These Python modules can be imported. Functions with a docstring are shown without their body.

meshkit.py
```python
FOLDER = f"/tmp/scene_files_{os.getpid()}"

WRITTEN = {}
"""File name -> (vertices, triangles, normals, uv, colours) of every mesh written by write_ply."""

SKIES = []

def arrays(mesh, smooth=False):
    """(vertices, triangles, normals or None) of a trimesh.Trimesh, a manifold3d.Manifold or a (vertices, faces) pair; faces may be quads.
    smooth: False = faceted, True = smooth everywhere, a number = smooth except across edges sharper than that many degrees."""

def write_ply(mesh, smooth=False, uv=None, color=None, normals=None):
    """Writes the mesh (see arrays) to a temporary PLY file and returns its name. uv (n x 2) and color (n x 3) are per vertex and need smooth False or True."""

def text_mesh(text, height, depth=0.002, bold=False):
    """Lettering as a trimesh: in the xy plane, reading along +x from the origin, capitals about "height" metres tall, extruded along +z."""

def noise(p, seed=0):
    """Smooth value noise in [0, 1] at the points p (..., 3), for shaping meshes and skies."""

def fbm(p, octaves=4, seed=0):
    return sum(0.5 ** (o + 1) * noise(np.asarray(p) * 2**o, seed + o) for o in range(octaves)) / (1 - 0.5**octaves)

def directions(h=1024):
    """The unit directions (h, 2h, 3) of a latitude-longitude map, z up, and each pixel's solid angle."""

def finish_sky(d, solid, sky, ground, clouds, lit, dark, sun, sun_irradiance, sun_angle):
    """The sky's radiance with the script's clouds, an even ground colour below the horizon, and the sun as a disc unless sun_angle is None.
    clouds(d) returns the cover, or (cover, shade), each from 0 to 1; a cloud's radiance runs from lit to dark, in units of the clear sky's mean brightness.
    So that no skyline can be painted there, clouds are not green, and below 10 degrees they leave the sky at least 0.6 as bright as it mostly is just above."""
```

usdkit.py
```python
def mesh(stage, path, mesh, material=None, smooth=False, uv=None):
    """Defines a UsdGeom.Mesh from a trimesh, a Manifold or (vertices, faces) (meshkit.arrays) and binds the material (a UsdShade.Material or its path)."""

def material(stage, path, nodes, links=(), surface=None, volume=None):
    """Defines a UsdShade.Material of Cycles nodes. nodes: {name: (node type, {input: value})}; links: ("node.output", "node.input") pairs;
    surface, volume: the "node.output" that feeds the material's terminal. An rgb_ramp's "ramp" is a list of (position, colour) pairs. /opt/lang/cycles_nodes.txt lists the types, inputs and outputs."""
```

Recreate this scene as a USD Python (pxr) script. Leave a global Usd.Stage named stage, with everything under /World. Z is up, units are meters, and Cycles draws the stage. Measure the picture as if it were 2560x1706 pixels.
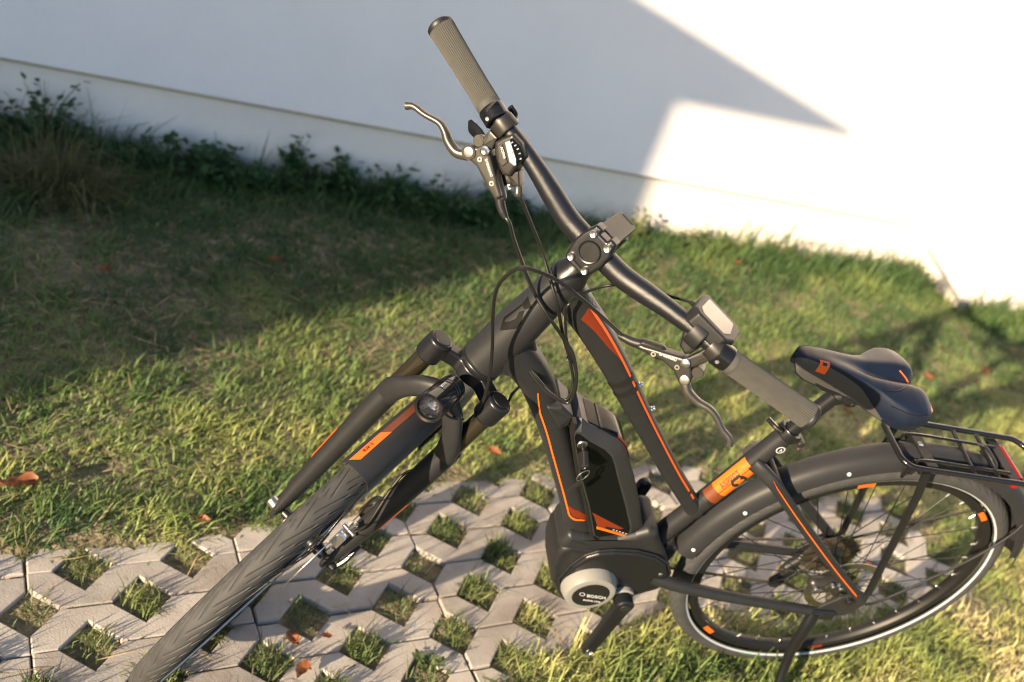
import math, numpy as np, trimesh, manifold3d, usdkit, meshkit
import shapely.geometry as sg
from pxr import Usd, UsdGeom, UsdLux, UsdShade, Gf, Sdf, Vt
stage = Usd.Stage.CreateInMemory()
W = UsdGeom.Xform.Define(stage, '/World')
rng = np.random.default_rng(11)
A_ = np.array
# ------------------------------------------------------------------ camera, sky, sun, exposure
CAM = A_([1.3367, 1.3125, 1.5617])
LEAN = 0.1656
yaw, pitch, roll = 4.3026, -0.6836, 0.4358


def rot_x(t):
    c, s = math.cos(t), math.sin(t)
    return A_([[1, 0, 0], [0, c, -s], [0, s, c]])


RL = rot_x(-LEAN)                                   # the bicycle leans on its kickstand
F = A_([math.cos(pitch) * math.cos(yaw), math.cos(pitch) * math.sin(yaw), math.sin(pitch)])
Rr = np.cross(F, [0, 0, 1]); Rr /= np.linalg.norm(Rr); Up = np.cross(Rr, F)
R2, U2 = math.cos(roll) * Rr + math.sin(roll) * Up, -math.sin(roll) * Rr + math.cos(roll) * Up
F, R2, U2 = RL @ F, RL @ R2, RL @ U2
cam = UsdGeom.Camera.Define(stage, '/World/camera')
m = np.eye(4); m[0, :3], m[1, :3], m[2, :3], m[3, :3] = R2, U2, -F, CAM
cam.AddTransformOp().Set(Gf.Matrix4d(*m.ravel().tolist()))
cam.CreateHorizontalApertureAttr(36.0); cam.CreateVerticalApertureAttr(24.0)
cam.CreateFocalLengthAttr(2440 * 36 / 2560)
cam.CreateFStopAttr(3.5); cam.CreateFocusDistanceAttr(1.41)
cam.CreateExposureAttr(2.2)
SUN_AZ, SUN_EL = math.radians(38.5), math.radians(15.5)   # the sun stands towards +x +y, low
S = A_([math.cos(SUN_EL) * math.cos(SUN_AZ), math.cos(SUN_EL) * math.sin(SUN_AZ), math.sin(SUN_EL)])
dome = UsdLux.DomeLight.Define(stage, '/World/sky')
sky = usdkit.material(stage, '/World/Looks/sky', {
    's': ('sky_texture', {'sky_type': 'single_scattering', 'sun_disc': False, 'sun_elevation': SUN_EL, 'sun_rotation': math.atan2(S[0], S[1]), 'altitude': 200.0, 'air_density': 1.0, 'aerosol_density': .45, 'ozone_density': 1.9}),
    'b': ('background_shader', {'strength': 0.062})}, [('s.color', 'b.color')], surface='b.background')
UsdShade.MaterialBindingAPI.Apply(dome.GetPrim()).Bind(sky)
sun = UsdLux.DistantLight.Define(stage, '/World/sun')
sun.CreateIntensityAttr(1.05); sun.CreateAngleAttr(0.5); sun.CreateNormalizeAttr(True)
sun.CreateColorAttr(Gf.Vec3f(1.0, 0.78, 0.51))
zx = S; xx = np.cross([0, 0, 1], zx); xx /= np.linalg.norm(xx); yx = np.cross(zx, xx)
m = np.eye(4); m[0, :3], m[1, :3], m[2, :3] = xx, yx, zx
sun.AddTransformOp().Set(Gf.Matrix4d(*m.ravel().tolist()))
dome.GetPrim().SetCustomDataByKey('kind', 'structure')

# ------------------------------------------------------------------ prims
used = {}


def numbered(parent, name):
    k = parent + '/' + name
    n = used.get(k, 0); used[k] = n + 1
    return k if n == 0 else f'{k}_{n:03d}'


def tag(prim, label=None, cat=None, group=None, kind=None):
    for k, v in (('label', label), ('category', cat), ('group', group), ('kind', kind)):
        if v:
            prim.SetCustomDataByKey(k, v)


def thing(name, label, cat, loc=(0, 0, 0), rot=None, group=None):
    x = UsdGeom.Xform.Define(stage, numbered('/World', name))
    m = np.eye(4); m[3, :3] = loc
    if rot is not None:
        m[:3, :3] = A_(rot).T
    x.AddTransformOp().Set(Gf.Matrix4d(*m.ravel().tolist()))
    tag(x.GetPrim(), label, cat, group)
    return x.GetPrim()


def obj(name, mesh, mat, parent=None, smooth=38, label=None, cat=None, group=None, kind=None):
    path = numbered(parent.GetPath().pathString if parent else '/World', name)
    if isinstance(mesh, list):
        mesh = join(mesh)
    p = usdkit.mesh(stage, path, mesh, M[mat], smooth=smooth).GetPrim()
    tag(p, label, cat, group, kind)
    return p


# ------------------------------------------------------------------ mesh helpers
def tm(v, f):
    return trimesh.Trimesh(np.asarray(v, float), np.asarray(f, int), process=False)


def join(ms):
    return trimesh.util.concatenate(ms)


def spline(p, n=6):
    p = np.asarray(p, float)
    q = np.vstack([2 * p[0] - p[1], p, 2 * p[-1] - p[-2]]); out = []
    for i in range(len(p) - 1):
        a, b, c, d = q[i:i + 4]
        t = np.linspace(0, 1, n, endpoint=False)[:, None]
        out.append(.5 * (2 * b + (c - a) * t + (2 * a - 5 * b + 4 * c - d) * t ** 2 + (3 * b - a - 3 * c + d) * t ** 3))
    return np.vstack(out + [p[-1:]])


def resamp(vals, n):
    return np.interp(np.linspace(0, 1, n), np.linspace(0, 1, len(vals)), vals)


def frames(p, ref=None):
    t = np.gradient(p, axis=0); t /= np.linalg.norm(t, axis=1, keepdims=True)
    if ref is not None:
        u = np.asarray(ref, float) - t * (t @ np.asarray(ref, float))[:, None]
    else:
        u = np.zeros_like(p); g = A_([0, 0, 1.]) if abs(t[0, 2]) < .9 else A_([1., 0, 0])
        for i in range(len(p)):
            g = g - t[i] * (t[i] @ g); g = g / np.linalg.norm(g); u[i] = g
    u /= np.linalg.norm(u, axis=1, keepdims=True)
    return t, u, np.cross(t, u)


def sweep(p, ra, rb=None, n=16, ref=None, e=2.0, close=False, prof=None):
    """A tube along p: half width ra along ref, rb across it, superellipse exponent e, rounded off flat ends."""
    p = np.asarray(p, float); k = len(p)
    ra = resamp(np.atleast_1d(ra), k); rb = ra if rb is None else resamp(np.atleast_1d(rb), k)
    if close:
        t = np.roll(p, -1, 0) - np.roll(p, 1, 0); t /= np.linalg.norm(t, axis=1, keepdims=True)
        u = np.asarray(ref, float) - t * (t @ np.asarray(ref, float))[:, None]; u /= np.linalg.norm(u, axis=1, keepdims=True); b = np.cross(t, u)
    else:
        t, u, b = frames(p, ref)
    w = np.arange(n) / n * 2 * np.pi
    cu, cb = np.sign(np.cos(w)) * np.abs(np.cos(w)) ** (2 / e), np.sign(np.sin(w)) * np.abs(np.sin(w)) ** (2 / e)
    if prof is not None:
        cu, cb = cu * prof, cb * prof
    v = p[:, None] + u[:, None] * (ra[:, None] * cu)[..., None] + b[:, None] * (rb[:, None] * cb)[..., None]
    i, j = np.meshgrid(np.arange(k if close else k - 1), np.arange(n), indexing='ij')
    i2, j2 = (i + 1) % k, (j + 1) % n
    q = np.stack([i * n + j, i * n + j2, i2 * n + j2, i2 * n + j], -1).reshape(-1, 4)
    v = v.reshape(-1, 3); f = np.vstack([q[:, [0, 1, 2]], q[:, [0, 2, 3]]])
    if not close:
        v = np.vstack([v, p[:1], p[-1:]]); a, z = len(v) - 2, len(v) - 1; j = np.arange(n); j2 = (j + 1) % n
        f = np.vstack([f, np.stack([np.full(n, a), j2, j], 1), np.stack([np.full(n, z), (k - 1) * n + j, (k - 1) * n + j2], 1)])
    return tm(v, f)


def tube(p, r, n=10, k=6, **kw):
    return sweep(spline(p, k) if len(p) > 2 else np.linspace(p[0], p[1], 2), r, n=n, **kw)


def lathe(prof, o, ax, n=32, xdir=None):
    """prof: (radius, height) pairs along ax from o, outside on the right-hand side going up; open ends should have radius 0."""
    prof = np.asarray(prof, float); ax = np.asarray(ax, float) / np.linalg.norm(ax)
    x = np.asarray(xdir if xdir is not None else ([0, 0, 1] if abs(ax[2]) < .9 else [1, 0, 0]), float); x = x - ax * (x @ ax); x /= np.linalg.norm(x); y = np.cross(ax, x)
    w = np.arange(n) / n * 2 * np.pi
    v = np.asarray(o, float) + prof[:, None, :1] * (np.cos(w)[:, None] * x + np.sin(w)[:, None] * y) + prof[:, None, 1:] * ax
    k = len(prof); i, j = np.meshgrid(np.arange(k - 1), np.arange(n), indexing='ij'); j2 = (j + 1) % n
    q = np.stack([i * n + j, i * n + j2, (i + 1) * n + j2, (i + 1) * n + j], -1).reshape(-1, 4)
    mm = trimesh.Trimesh(v.reshape(-1, 3), np.vstack([q[:, [0, 1, 2]], q[:, [0, 2, 3]]]), process=True)
    mm.update_faces(mm.nondegenerate_faces())
    return mm


def cyl(p0, p1, r, n=20, bev=.0012):
    p0, p1 = np.asarray(p0, float), np.asarray(p1, float); h = np.linalg.norm(p1 - p0); bev = min(bev, r * .4, h * .4)
    return lathe([(0, 0), (r - bev, 0), (r, bev), (r, h - bev), (r - bev, h), (0, h)], p0, p1 - p0, n)


def inset(poly, d):
    p = np.asarray(poly, float); a, c = np.roll(p, 1, 0), np.roll(p, -1, 0)
    e1, e2 = p - a, c - p
    n1 = np.stack([-e1[:, 1], e1[:, 0]], 1) / np.linalg.norm(e1, axis=1, keepdims=True); n2 = np.stack([-e2[:, 1], e2[:, 0]], 1) / np.linalg.norm(e2, axis=1, keepdims=True)
    b = n1 + n2; b /= np.maximum((b * n1).sum(1, keepdims=True), .35 * np.linalg.norm(b, axis=1, keepdims=True))
    return p + d * b


def prism(poly, h0, h1, fr=None, bev=.002, both=True, seg=1):
    """Bevelled prism: poly in (u, v), from height h0 to h1; fr: (origin, u, v, w) world axes."""
    p = np.asarray(poly, float)
    if sg.Polygon(p).exterior.is_ccw is False:
        p = p[::-1]
    lay = []
    if both and bev > 0:
        lay += [(bev * (1 - math.sin(a)), h0 + bev * (1 - math.cos(a))) for a in np.linspace(0, math.pi / 2, seg + 1)]
    else:
        lay += [(0, h0)]
    if bev > 0:
        lay += [(bev * (1 - math.cos(a)), h1 - bev * (1 - math.sin(a))) for a in np.linspace(0, math.pi / 2, seg + 1)]
    else:
        lay += [(0, h1)]
    rings = [np.column_stack([inset(p, d) if d > 0 else p, np.full(len(p), h)]) for d, h in lay]
    n = len(p); v = np.vstack(rings); f = []
    for i in range(len(rings) - 1):
        j = np.arange(n); j2 = (j + 1) % n
        f += [np.stack([i * n + j, i * n + j2, (i + 1) * n + j2], 1), np.stack([i * n + j, (i + 1) * n + j2, (i + 1) * n + j], 1)]

    def cap(r, flip, base):
        tv, tf = trimesh.creation.triangulate_polygon(sg.Polygon(r[:, :2]), engine='earcut')
        idx = A_([np.argmin(((r[:, :2] - q) ** 2).sum(1)) for q in tv]) + base
        t = idx[tf]; a, b, c = v[t[:, 0], :2], v[t[:, 1], :2], v[t[:, 2], :2]
        up = ((b - a)[:, 0] * (c - a)[:, 1] - (b - a)[:, 1] * (c - a)[:, 0]) > 0
        t = np.where(up[:, None], t, t[:, ::-1])
        return t[:, ::-1] if flip else t
    f += [cap(rings[0], True, 0), cap(rings[-1], False, (len(rings) - 1) * n)]
    if fr is not None:
        o, u, w_, z = [np.asarray(x, float) for x in fr]
        flipped = np.dot(np.cross(u, w_), z) < 0
        v = o + v[:, :1] * u + v[:, 1:2] * w_ + v[:, 2:] * z
    else:
        flipped = False
    f = np.vstack(f)
    return tm(v, f[:, ::-1] if flipped else f)


def blob(bones, size=.004, it=10):
    """One smooth skin round bones (point, radius, point, radius)."""
    out = None
    for p, r, q, s in bones:
        hs = [manifold3d.Manifold.sphere(rad, 20).translate(list(map(float, c))) for c, rad in ((p, r), (q, s))]
        h = manifold3d.Manifold.batch_hull(hs)
        out = h if out is None else out + h
    mm = out.refine_to_length(size).to_mesh()
    t = trimesh.Trimesh(mm.vert_properties[:, :3], mm.tri_verts, process=True)
    trimesh.smoothing.filter_taubin(t, iterations=it)
    return t


def rbox(c, s, R=None, bev=.002):
    x, y, z = [k / 2 for k in s]; R = np.eye(3) if R is None else A_(R)
    return prism([(-x, -y), (x, -y), (x, y), (-x, y)], -z, z, (c, R[0], R[1], R[2]), bev=min(bev, x * .6, y * .6, z * .6))


def roundpoly(poly, r, seg=4):
    g = sg.Polygon(poly).buffer(-r, join_style=1).buffer(r, quad_segs=seg)
    return A_(g.exterior.coords)[:-1]


def arc(r, a0, a1, n, c=(0, 0)):
    w = np.radians(np.linspace(a0, a1, n))
    return np.stack([c[0] + r * np.cos(w), c[1] + r * np.sin(w)], 1)


# ------------------------------------------------------------------ materials
M = {}


def mat(name, col, rough=.5, metal=0.0, spec=.5, bump=None, var=None, coat=0, ramp=None, **kw):
    """Plain procedural surface: var = (scale, amount) mottles the colour, bump = (scale, strength, distance)."""
    nodes = {'p': ('principled_bsdf', {'base_color': col, 'roughness': rough, 'metallic': metal, 'specular_ior_level': spec, 'coat_weight': coat, **kw}), 'g': ('geometry', {})}
    links = []
    if var:
        nodes['n'] = ('noise_texture', {'scale': var[0], 'detail': 5.0, 'roughness': .65})
        c = A_(col)
        nodes['r'] = ('rgb_ramp', {'ramp': ramp or [(.25, tuple(c * (1 - var[1]))), (.75, tuple(np.minimum(c * (1 + var[1]), .95)))]})
        links += [('g.position', 'n.vector'), ('n.fac', 'r.fac'), ('r.color', 'p.base_color')]
    if bump:
        nodes['m'] = ('noise_texture', {'scale': bump[0], 'detail': 3.0})
        nodes['b'] = ('bump', {'strength': bump[1], 'distance': bump[2]})
        links += [('g.position', 'm.vector'), ('m.fac', 'b.height'), ('b.normal', 'p.normal')]
    M[name] = usdkit.material(stage, '/World/Looks/' + name, nodes, links, surface='p.BSDF')


mat('frame_paint', (.0122, .0130, .0148), .44, spec=0.28, bump=(2500, .12, .0004), var=(60, .12))
mat('fork_paint', (.0122, .0128, .0142), .42, spec=0.3, bump=(2500, .12, .0004), var=(60, .12))
mat('fender_paint', (.0148, .0155, .0180), .52, spec=0.25, bump=(3000, .1, .0003), var=(40, .1))
mat('black_gloss', (.006, .006, .007), .14, spec=0.4, var=(30, .3))
mat('black_satin', (.0062, .0068, .0084), .32, spec=0.35, bump=(1800, .15, .0003))
mat('bar_black', (.0058, .0066, .0090), .30, spec=0.42, bump=(1500, .5, .0006))
mat('black_plastic', (.0085, .0090, .0102), .45, spec=0.3, bump=(1200, .15, .0003), var=(80, .2))
mat('battery_grey', (.0185, .0192, .0212), .42, spec=0.3, bump=(2600, .12, .0003), var=(50, .1))
mat('battery_black', (.003, .0035, .004), .22, spec=.2)
mat('window_glass', (.003, .004, .0065), .10, spec=.06)
mat('orange_paint', (.60, .092, .007), .40, var=(90, .05))
mat('orange_dark', (.105, .0125, .0014), .45, var=(900, .3))
mat('orange_brown', (.09, .022, .006), .45)
mat('decal_black', (.005, .005, .005), .5)
mat('decal_white', (.32, .33, .35), .4)
mat('logo_dark', (.003, .003, .003), .6, spec=.1)
mat('rubber_grip', (.0405, .0400, .0375), .75, spec=0.3, var=(120, .14))
mat('tyre_rubber', (.031, .0318, .0335), .70, spec=0.25, var=(25, .28), bump=(400, .25, .0006))
mat('stripe_reflective', (.30, .33, .37), .45)
mat('rim_black', (.006, .006, .0065), .48, spec=0.3)
mat('steel', (.58, .57, .56), .25, metal=1.0, bump=(900, .05, .0003))
mat('steel_brushed', (.36, .35, .33), .36, metal=1.0, var=(300, .2))
mat('bronze_stanchion', (.060, .052, .036), .24, metal=.8)
mat('chain_steel', (.10, .085, .07), .45, metal=.8, var=(300, .45))
mat('lever_grey', (.050, .047, .042), .32, metal=.55, var=(150, .12))
mat('lever_dark', (.020, .019, .018), .36, spec=0.4, metal=.3, var=(150, .12))
mat('motor_grey', (.150, .150, .146), .42, var=(60, .06))
mat('cable_black', (.007, .007, .0075), .36, spec=0.35)
mat('saddle_sky_tint', (.0048, .0080, .0180), .40, spec=.24, bump=(900, .18, .0004), var=(30, .15))  # dark navy, with the blue of reflected sky put into the base colour
mat('saddle_grey', (.034, .033, .032), .55, bump=(900, .2, .0004))
mat('screen', (.17, .145, .12), .14)
mat('sky_sheen_pale', (.20, .225, .27), .12)
mat('lens_clear', (.95, .96, .97), .05, transmission_weight=1.0, ior=1.2)
mat('mirror', (.22, .22, .23), .30, metal=1.0)
mat('red_lens', (.17, .003, .003), .12)
mat('green_label', (.012, .09, .045), .45)


def worn(name, col, dirt, scale, lo, hi, rough=.9, fine=240, zdirt=None, k=1.0):
    """Mineral surface: base tone mottled at two scales, with dirt patches (and a splash band up to zdirt metres)."""
    c = A_(col)
    nodes = {'g': ('geometry', {}), 'n': ('noise_texture', {'scale': scale, 'detail': 6.0, 'roughness': .68}), 'f': ('noise_texture', {'scale': fine, 'detail': 3.0, 'roughness': .7}), 'l': ('noise_texture', {'scale': scale * .3, 'detail': 3.0}),
             'r': ('rgb_ramp', {'ramp': [(.28, tuple(c * (1 - .18 * k))), (.5, tuple(c)), (.74, tuple(np.minimum(c * (1 + .13 * k), .9)))]}), 'fr': ('rgb_ramp', {'ramp': [(.30, (.74, .74, .74)), (.46, (1, 1, 1)), (.7, (1.0, 1.0, 1.0))]}),
             'mul': ('mix', {'mix_type': 'multiply', 'fac': .6 * min(k, 1)}), 'dm': ('map_range', {'from_min': lo, 'from_max': hi, 'to_min': 0.0, 'to_max': .75, 'clamp': True}), 'dx': ('mix', {'mix_type': 'mix', 'color2': dirt}),
             'h': ('math', {'math_type': 'add'}), 'b': ('bump', {'strength': .45, 'distance': .0022}), 'p': ('principled_bsdf', {'roughness': rough, 'specular_ior_level': .25})}
    links = [('g.position', 'n.vector'), ('g.position', 'f.vector'), ('g.position', 'l.vector'), ('n.fac', 'r.fac'), ('f.fac', 'fr.fac'), ('r.color', 'mul.color1'), ('fr.color', 'mul.color2'), ('mul.color', 'dx.color1'),
             ('f.fac', 'h.value1'), ('n.fac', 'h.value2'), ('h.value', 'b.height'), ('b.normal', 'p.normal'), ('dx.color', 'p.base_color')]
    if zdirt:
        nodes.update({'z': ('separate_xyz', {}), 'zn': ('math', {'math_type': 'multiply_add', 'value2': .16, 'value3': -.08}), 'za': ('math', {'math_type': 'add'}), 'zm': ('map_range', {'from_min': 0.0, 'from_max': zdirt, 'to_min': .65, 'to_max': 0.0, 'clamp': True})})
        links += [('g.position', 'z.vector'), ('n.fac', 'zn.value1'), ('z.z', 'za.value1'), ('zn.value', 'za.value2'), ('za.value', 'zm.value'), ('zm.result', 'dx.fac')]
    else:
        links += [('l.fac', 'dm.value'), ('dm.result', 'dx.fac')]
    M[name] = usdkit.material(stage, '/World/Looks/' + name, nodes, links, surface='p.BSDF')


worn('concrete', (.300, .277, .254), (.185, .155, .135), 16, .52, .72)
worn('concrete_pale', (.332, .308, .284), (.20, .17, .15), 13, .50, .74)
worn('concrete_grey', (.272, .252, .234), (.165, .14, .125), 19, .48, .68)
worn('wall_paint', (.785, .748, .760), (.66, .62, .58), 3.0, .58, 1.0, .9, 130, None, .22)
worn('plinth_paint', (.735, .680, .650), (.34, .27, .19), 6.0, .5, .8, .9, 110, .13, .35)
mat('soil', (.10, .08, .05), .95, bump=(70, .9, .014), var=(22, .5), ramp=[(.25, (.055, .045, .028)), (.42, (.095, .082, .046)), (.56, (.14, .12, .07)), (.74, (.22, .175, .115))])
mat('drip_profile', (.40, .345, .26), .6, var=(5, .25))
mat('roof_tile', (.16, .07, .05), .7, var=(8, .3))


def leafy(name, stops, trans=.35, patch=None, grad=False):
    """Blades and leaves: colour drawn per leaf, drier in patches; light passes through."""
    nodes = {'g': ('geometry', {}), 'n': ('noise_texture', {'scale': patch or 2.6, 'detail': 4.0}), 'mr': ('map_range', {'from_min': .3, 'from_max': .7, 'to_min': -.24, 'to_max': .24, 'clamp': True}),
             'a': ('math', {'math_type': 'add', 'use_clamp': True}), 'r': ('rgb_ramp', {'ramp': stops}),
             'd': ('principled_bsdf', {'roughness': .55, 'specular_ior_level': .35}), 't': ('translucent_bsdf', {}), 'mix': ('mix_closure', {'fac': trans})}
    links = [('g.position', 'n.vector'), ('n.fac', 'mr.value'), ('g.random_per_island', 'a.value1'), ('mr.result', 'a.value2'), ('a.value', 'r.fac'),
             ('r.color', 'd.base_color'), ('r.color', 't.color'), ('d.BSDF', 'mix.closure1'), ('t.BSDF', 'mix.closure2')]
    if grad:                                                   # shade and sun put into colour: greener far left, drier yellow round the paving
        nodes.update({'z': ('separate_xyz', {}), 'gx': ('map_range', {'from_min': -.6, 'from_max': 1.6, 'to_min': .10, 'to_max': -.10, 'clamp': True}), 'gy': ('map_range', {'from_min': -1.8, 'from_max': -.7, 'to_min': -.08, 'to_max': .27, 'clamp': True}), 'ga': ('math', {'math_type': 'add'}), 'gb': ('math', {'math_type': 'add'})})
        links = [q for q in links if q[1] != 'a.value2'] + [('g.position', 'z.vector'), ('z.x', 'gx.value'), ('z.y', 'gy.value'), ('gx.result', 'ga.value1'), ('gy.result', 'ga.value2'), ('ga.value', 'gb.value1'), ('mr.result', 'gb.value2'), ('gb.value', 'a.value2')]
    M[name] = usdkit.material(stage, '/World/Looks/' + name, nodes, links, surface='mix.closure')


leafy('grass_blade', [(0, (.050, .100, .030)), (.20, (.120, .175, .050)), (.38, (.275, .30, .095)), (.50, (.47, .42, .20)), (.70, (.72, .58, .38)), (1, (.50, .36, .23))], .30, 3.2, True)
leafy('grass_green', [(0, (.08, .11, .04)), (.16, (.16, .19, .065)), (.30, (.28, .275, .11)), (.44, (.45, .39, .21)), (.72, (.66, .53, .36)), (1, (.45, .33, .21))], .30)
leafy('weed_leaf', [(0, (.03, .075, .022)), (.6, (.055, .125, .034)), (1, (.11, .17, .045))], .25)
leafy('leaf_litter', [(0, (.20, .07, .028)), (.5, (.26, .105, .042)), (1, (.17, .085, .045))], .3)

leafy('dead_grass', [(0, (.10, .10, .04)), (.3, (.24, .19, .11)), (.7, (.36, .29, .19)), (1, (.20, .14, .09))], .35)
# ------------------------------------------------------------------ the house wall behind and the wing that shades it
TH = math.radians(7.0)
wd, wn = A_([math.cos(TH), math.sin(TH), 0]), A_([-math.sin(TH), math.cos(TH), 0])
W0 = A_([-0.32, -2.185, 0.0])                                   # on the plinth face
CORN = -1.62                                                    # along wd from W0: where the wall jogs forward
ZO, JOG = .268, .30


def wp(u, z, o=0.0):
    return W0 + u * wd + A_([0, 0, z]) + o * wn


house = thing('house', 'white rendered house wall on a low set-back plinth behind the bicycle', 'house')
fr = lambda o: (o, wd, A_([0, 0, 1.]), wn)
obj('wall', [prism([(CORN, ZO), (9, ZO), (9, 5.5), (CORN, 5.5)], -.6, .035, fr(W0), bev=.006),
             prism([(-7.5, ZO), (CORN - .001, ZO), (CORN - .001, 5.5), (-7.5, 5.5)], -.6, .035 + JOG, fr(W0), bev=.006)], 'wall_paint', house, smooth=False)
obj('plinth', [prism([(CORN, -.5), (9, -.5), (9, ZO - .014), (CORN, ZO - .014)], -.6, 0, fr(W0), bev=.002),
               prism([(-7.5, -.5), (CORN - .003, -.5), (CORN - .003, ZO - .014), (-7.5, ZO - .014)], -.6, JOG, fr(W0), bev=.002)], 'plinth_paint', house, smooth=False)
obj('drip_edge', [prism([(CORN + .001, ZO - .013), (9, ZO - .013), (9, ZO - .001), (CORN + .001, ZO - .001)], -.3, .016, fr(W0), bev=.001)], 'drip_profile', house, smooth=False)

# the wing: its gable edge, eave and roof slope cast the stepped shadow on the wall
XG = 7.0


def gable(u, z):                                                # wall point -> where the sun ray through it meets the plane x = XG
    p = wp(u, z, .036); t = (XG - p[0]) / S[0]
    return p + t * S


ucoord = lambda x: (x - W0[0]) / wd[0]
base_pt, cor, eav, slo = gable(ucoord(-.322), 0.0), gable(ucoord(-.31), .575), gable(ucoord(-1.17), .640), gable(ucoord(-.050), .918)
wing = thing('house_wing', 'gabled house wing outside the picture whose shadow falls on the white wall', 'house')
yc, ze = cor[1], cor[2]
ye, zt = eav[1], eav[2]
slope = (slo[2] - zt) / (ye - slo[1])
yr = yc - 2.4; zr = zt + slope * (ye - yr)
D_ = 5.0
yz = (A_([XG, 0, 0]), A_([0, 1., 0]), A_([0, 0, 1.]), A_([1., 0, 0]))
obj('main_roof', prism([(yc - .001, ze + .02), (yc - .001, ze + .03), (yr, zr - .02), (2 * yr - yc, ze + .03), (2 * yr - yc, ze + .02), (yr, zr - .25)], .225, D_, yz, bev=0), 'roof_tile', wing, smooth=False)
obj('wall', prism([(yc, -.3), (yc, ze), (yr, zr - .3), (2 * yr - yc, ze), (2 * yr - yc, -.3)], 0, D_, yz, bev=0), 'wall_paint', wing, smooth=False)
obj('added_sky_blocker', prism([(yc - .62, -.3), (yc - .62, 7.2), (2 * yr - yc + .05, 7.2), (2 * yr - yc + .05, -.3)], .3, D_ + 2, yz, bev=0), 'wall_paint', wing, smooth=False)  # unseen taller block, added to shut out sky light and deepen the shade
obj('roof', prism([(yc + .002, ze + .002), (ye, zt - .05), (ye, zt), (yr, zr), (2 * yr - ye, zt), (2 * yr - ye, zt - .05), (2 * yr - yc - .002, ze + .002), (yr, zr - .25)], -.004, .22, yz, bev=0), 'roof_tile', wing, smooth=False)

# ------------------------------------------------------------------ ground and paving
E1 = A_([-.1914, -.0513]); P1 = np.linalg.norm(E1); d1 = E1 / P1   # along the rows of cells
E2 = A_([-.056, .179]); P2 = np.linalg.norm(E2) / 2; d2 = A_([d1[1], -d1[0]])   # towards the wall
O2 = A_([.770, -.190])
if d2 @ A_([0, -1]) < 0:
    d2 = -d2


def uv2(s, t):
    return O2 + np.asarray(s)[..., None] * d1 + np.asarray(t)[..., None] * d2


def paved(x, y):
    """Signed distance-like measure: > 0 inside the paved strip (s along, t across)."""
    p = np.stack([x, y], -1) - O2; s, t = p @ d1, p @ d2
    up = np.interp(s, [-1.2, -.8, -.45, -.1, .1, .33, .5, .8, 1.0, 1.25, 1.55, 1.8, 2.4], [.152, .148, .146, .158, .228, .25, .2, .26, .23, .10, .05, -.05, -.2])
    lo = np.interp(s, [-1.2, -.5, -.06, .15, .34, .54, .68, .85, 1.25, 1.6, 2.4], [-.62, -.56, -.36, -.29, -.245, -.215, -.24, -.33, -.36, -.35, -.4])
    return np.minimum(np.minimum(up - t, t - lo), (1.60 - s) * .6), s, t


def axis(lo, hi, fine0, fine1, step):
    return np.r_[lo, np.linspace(lo, fine0, 9)[1:-1], np.arange(fine0, fine1, step), np.linspace(fine1, hi, 9)]


gx, gy = axis(-40, 40, -3.6, 2.6, .035), axis(-40, 40, -2.9, .8, .035)
X, Y = np.meshgrid(gx, gy, indexing='ij')


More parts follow.
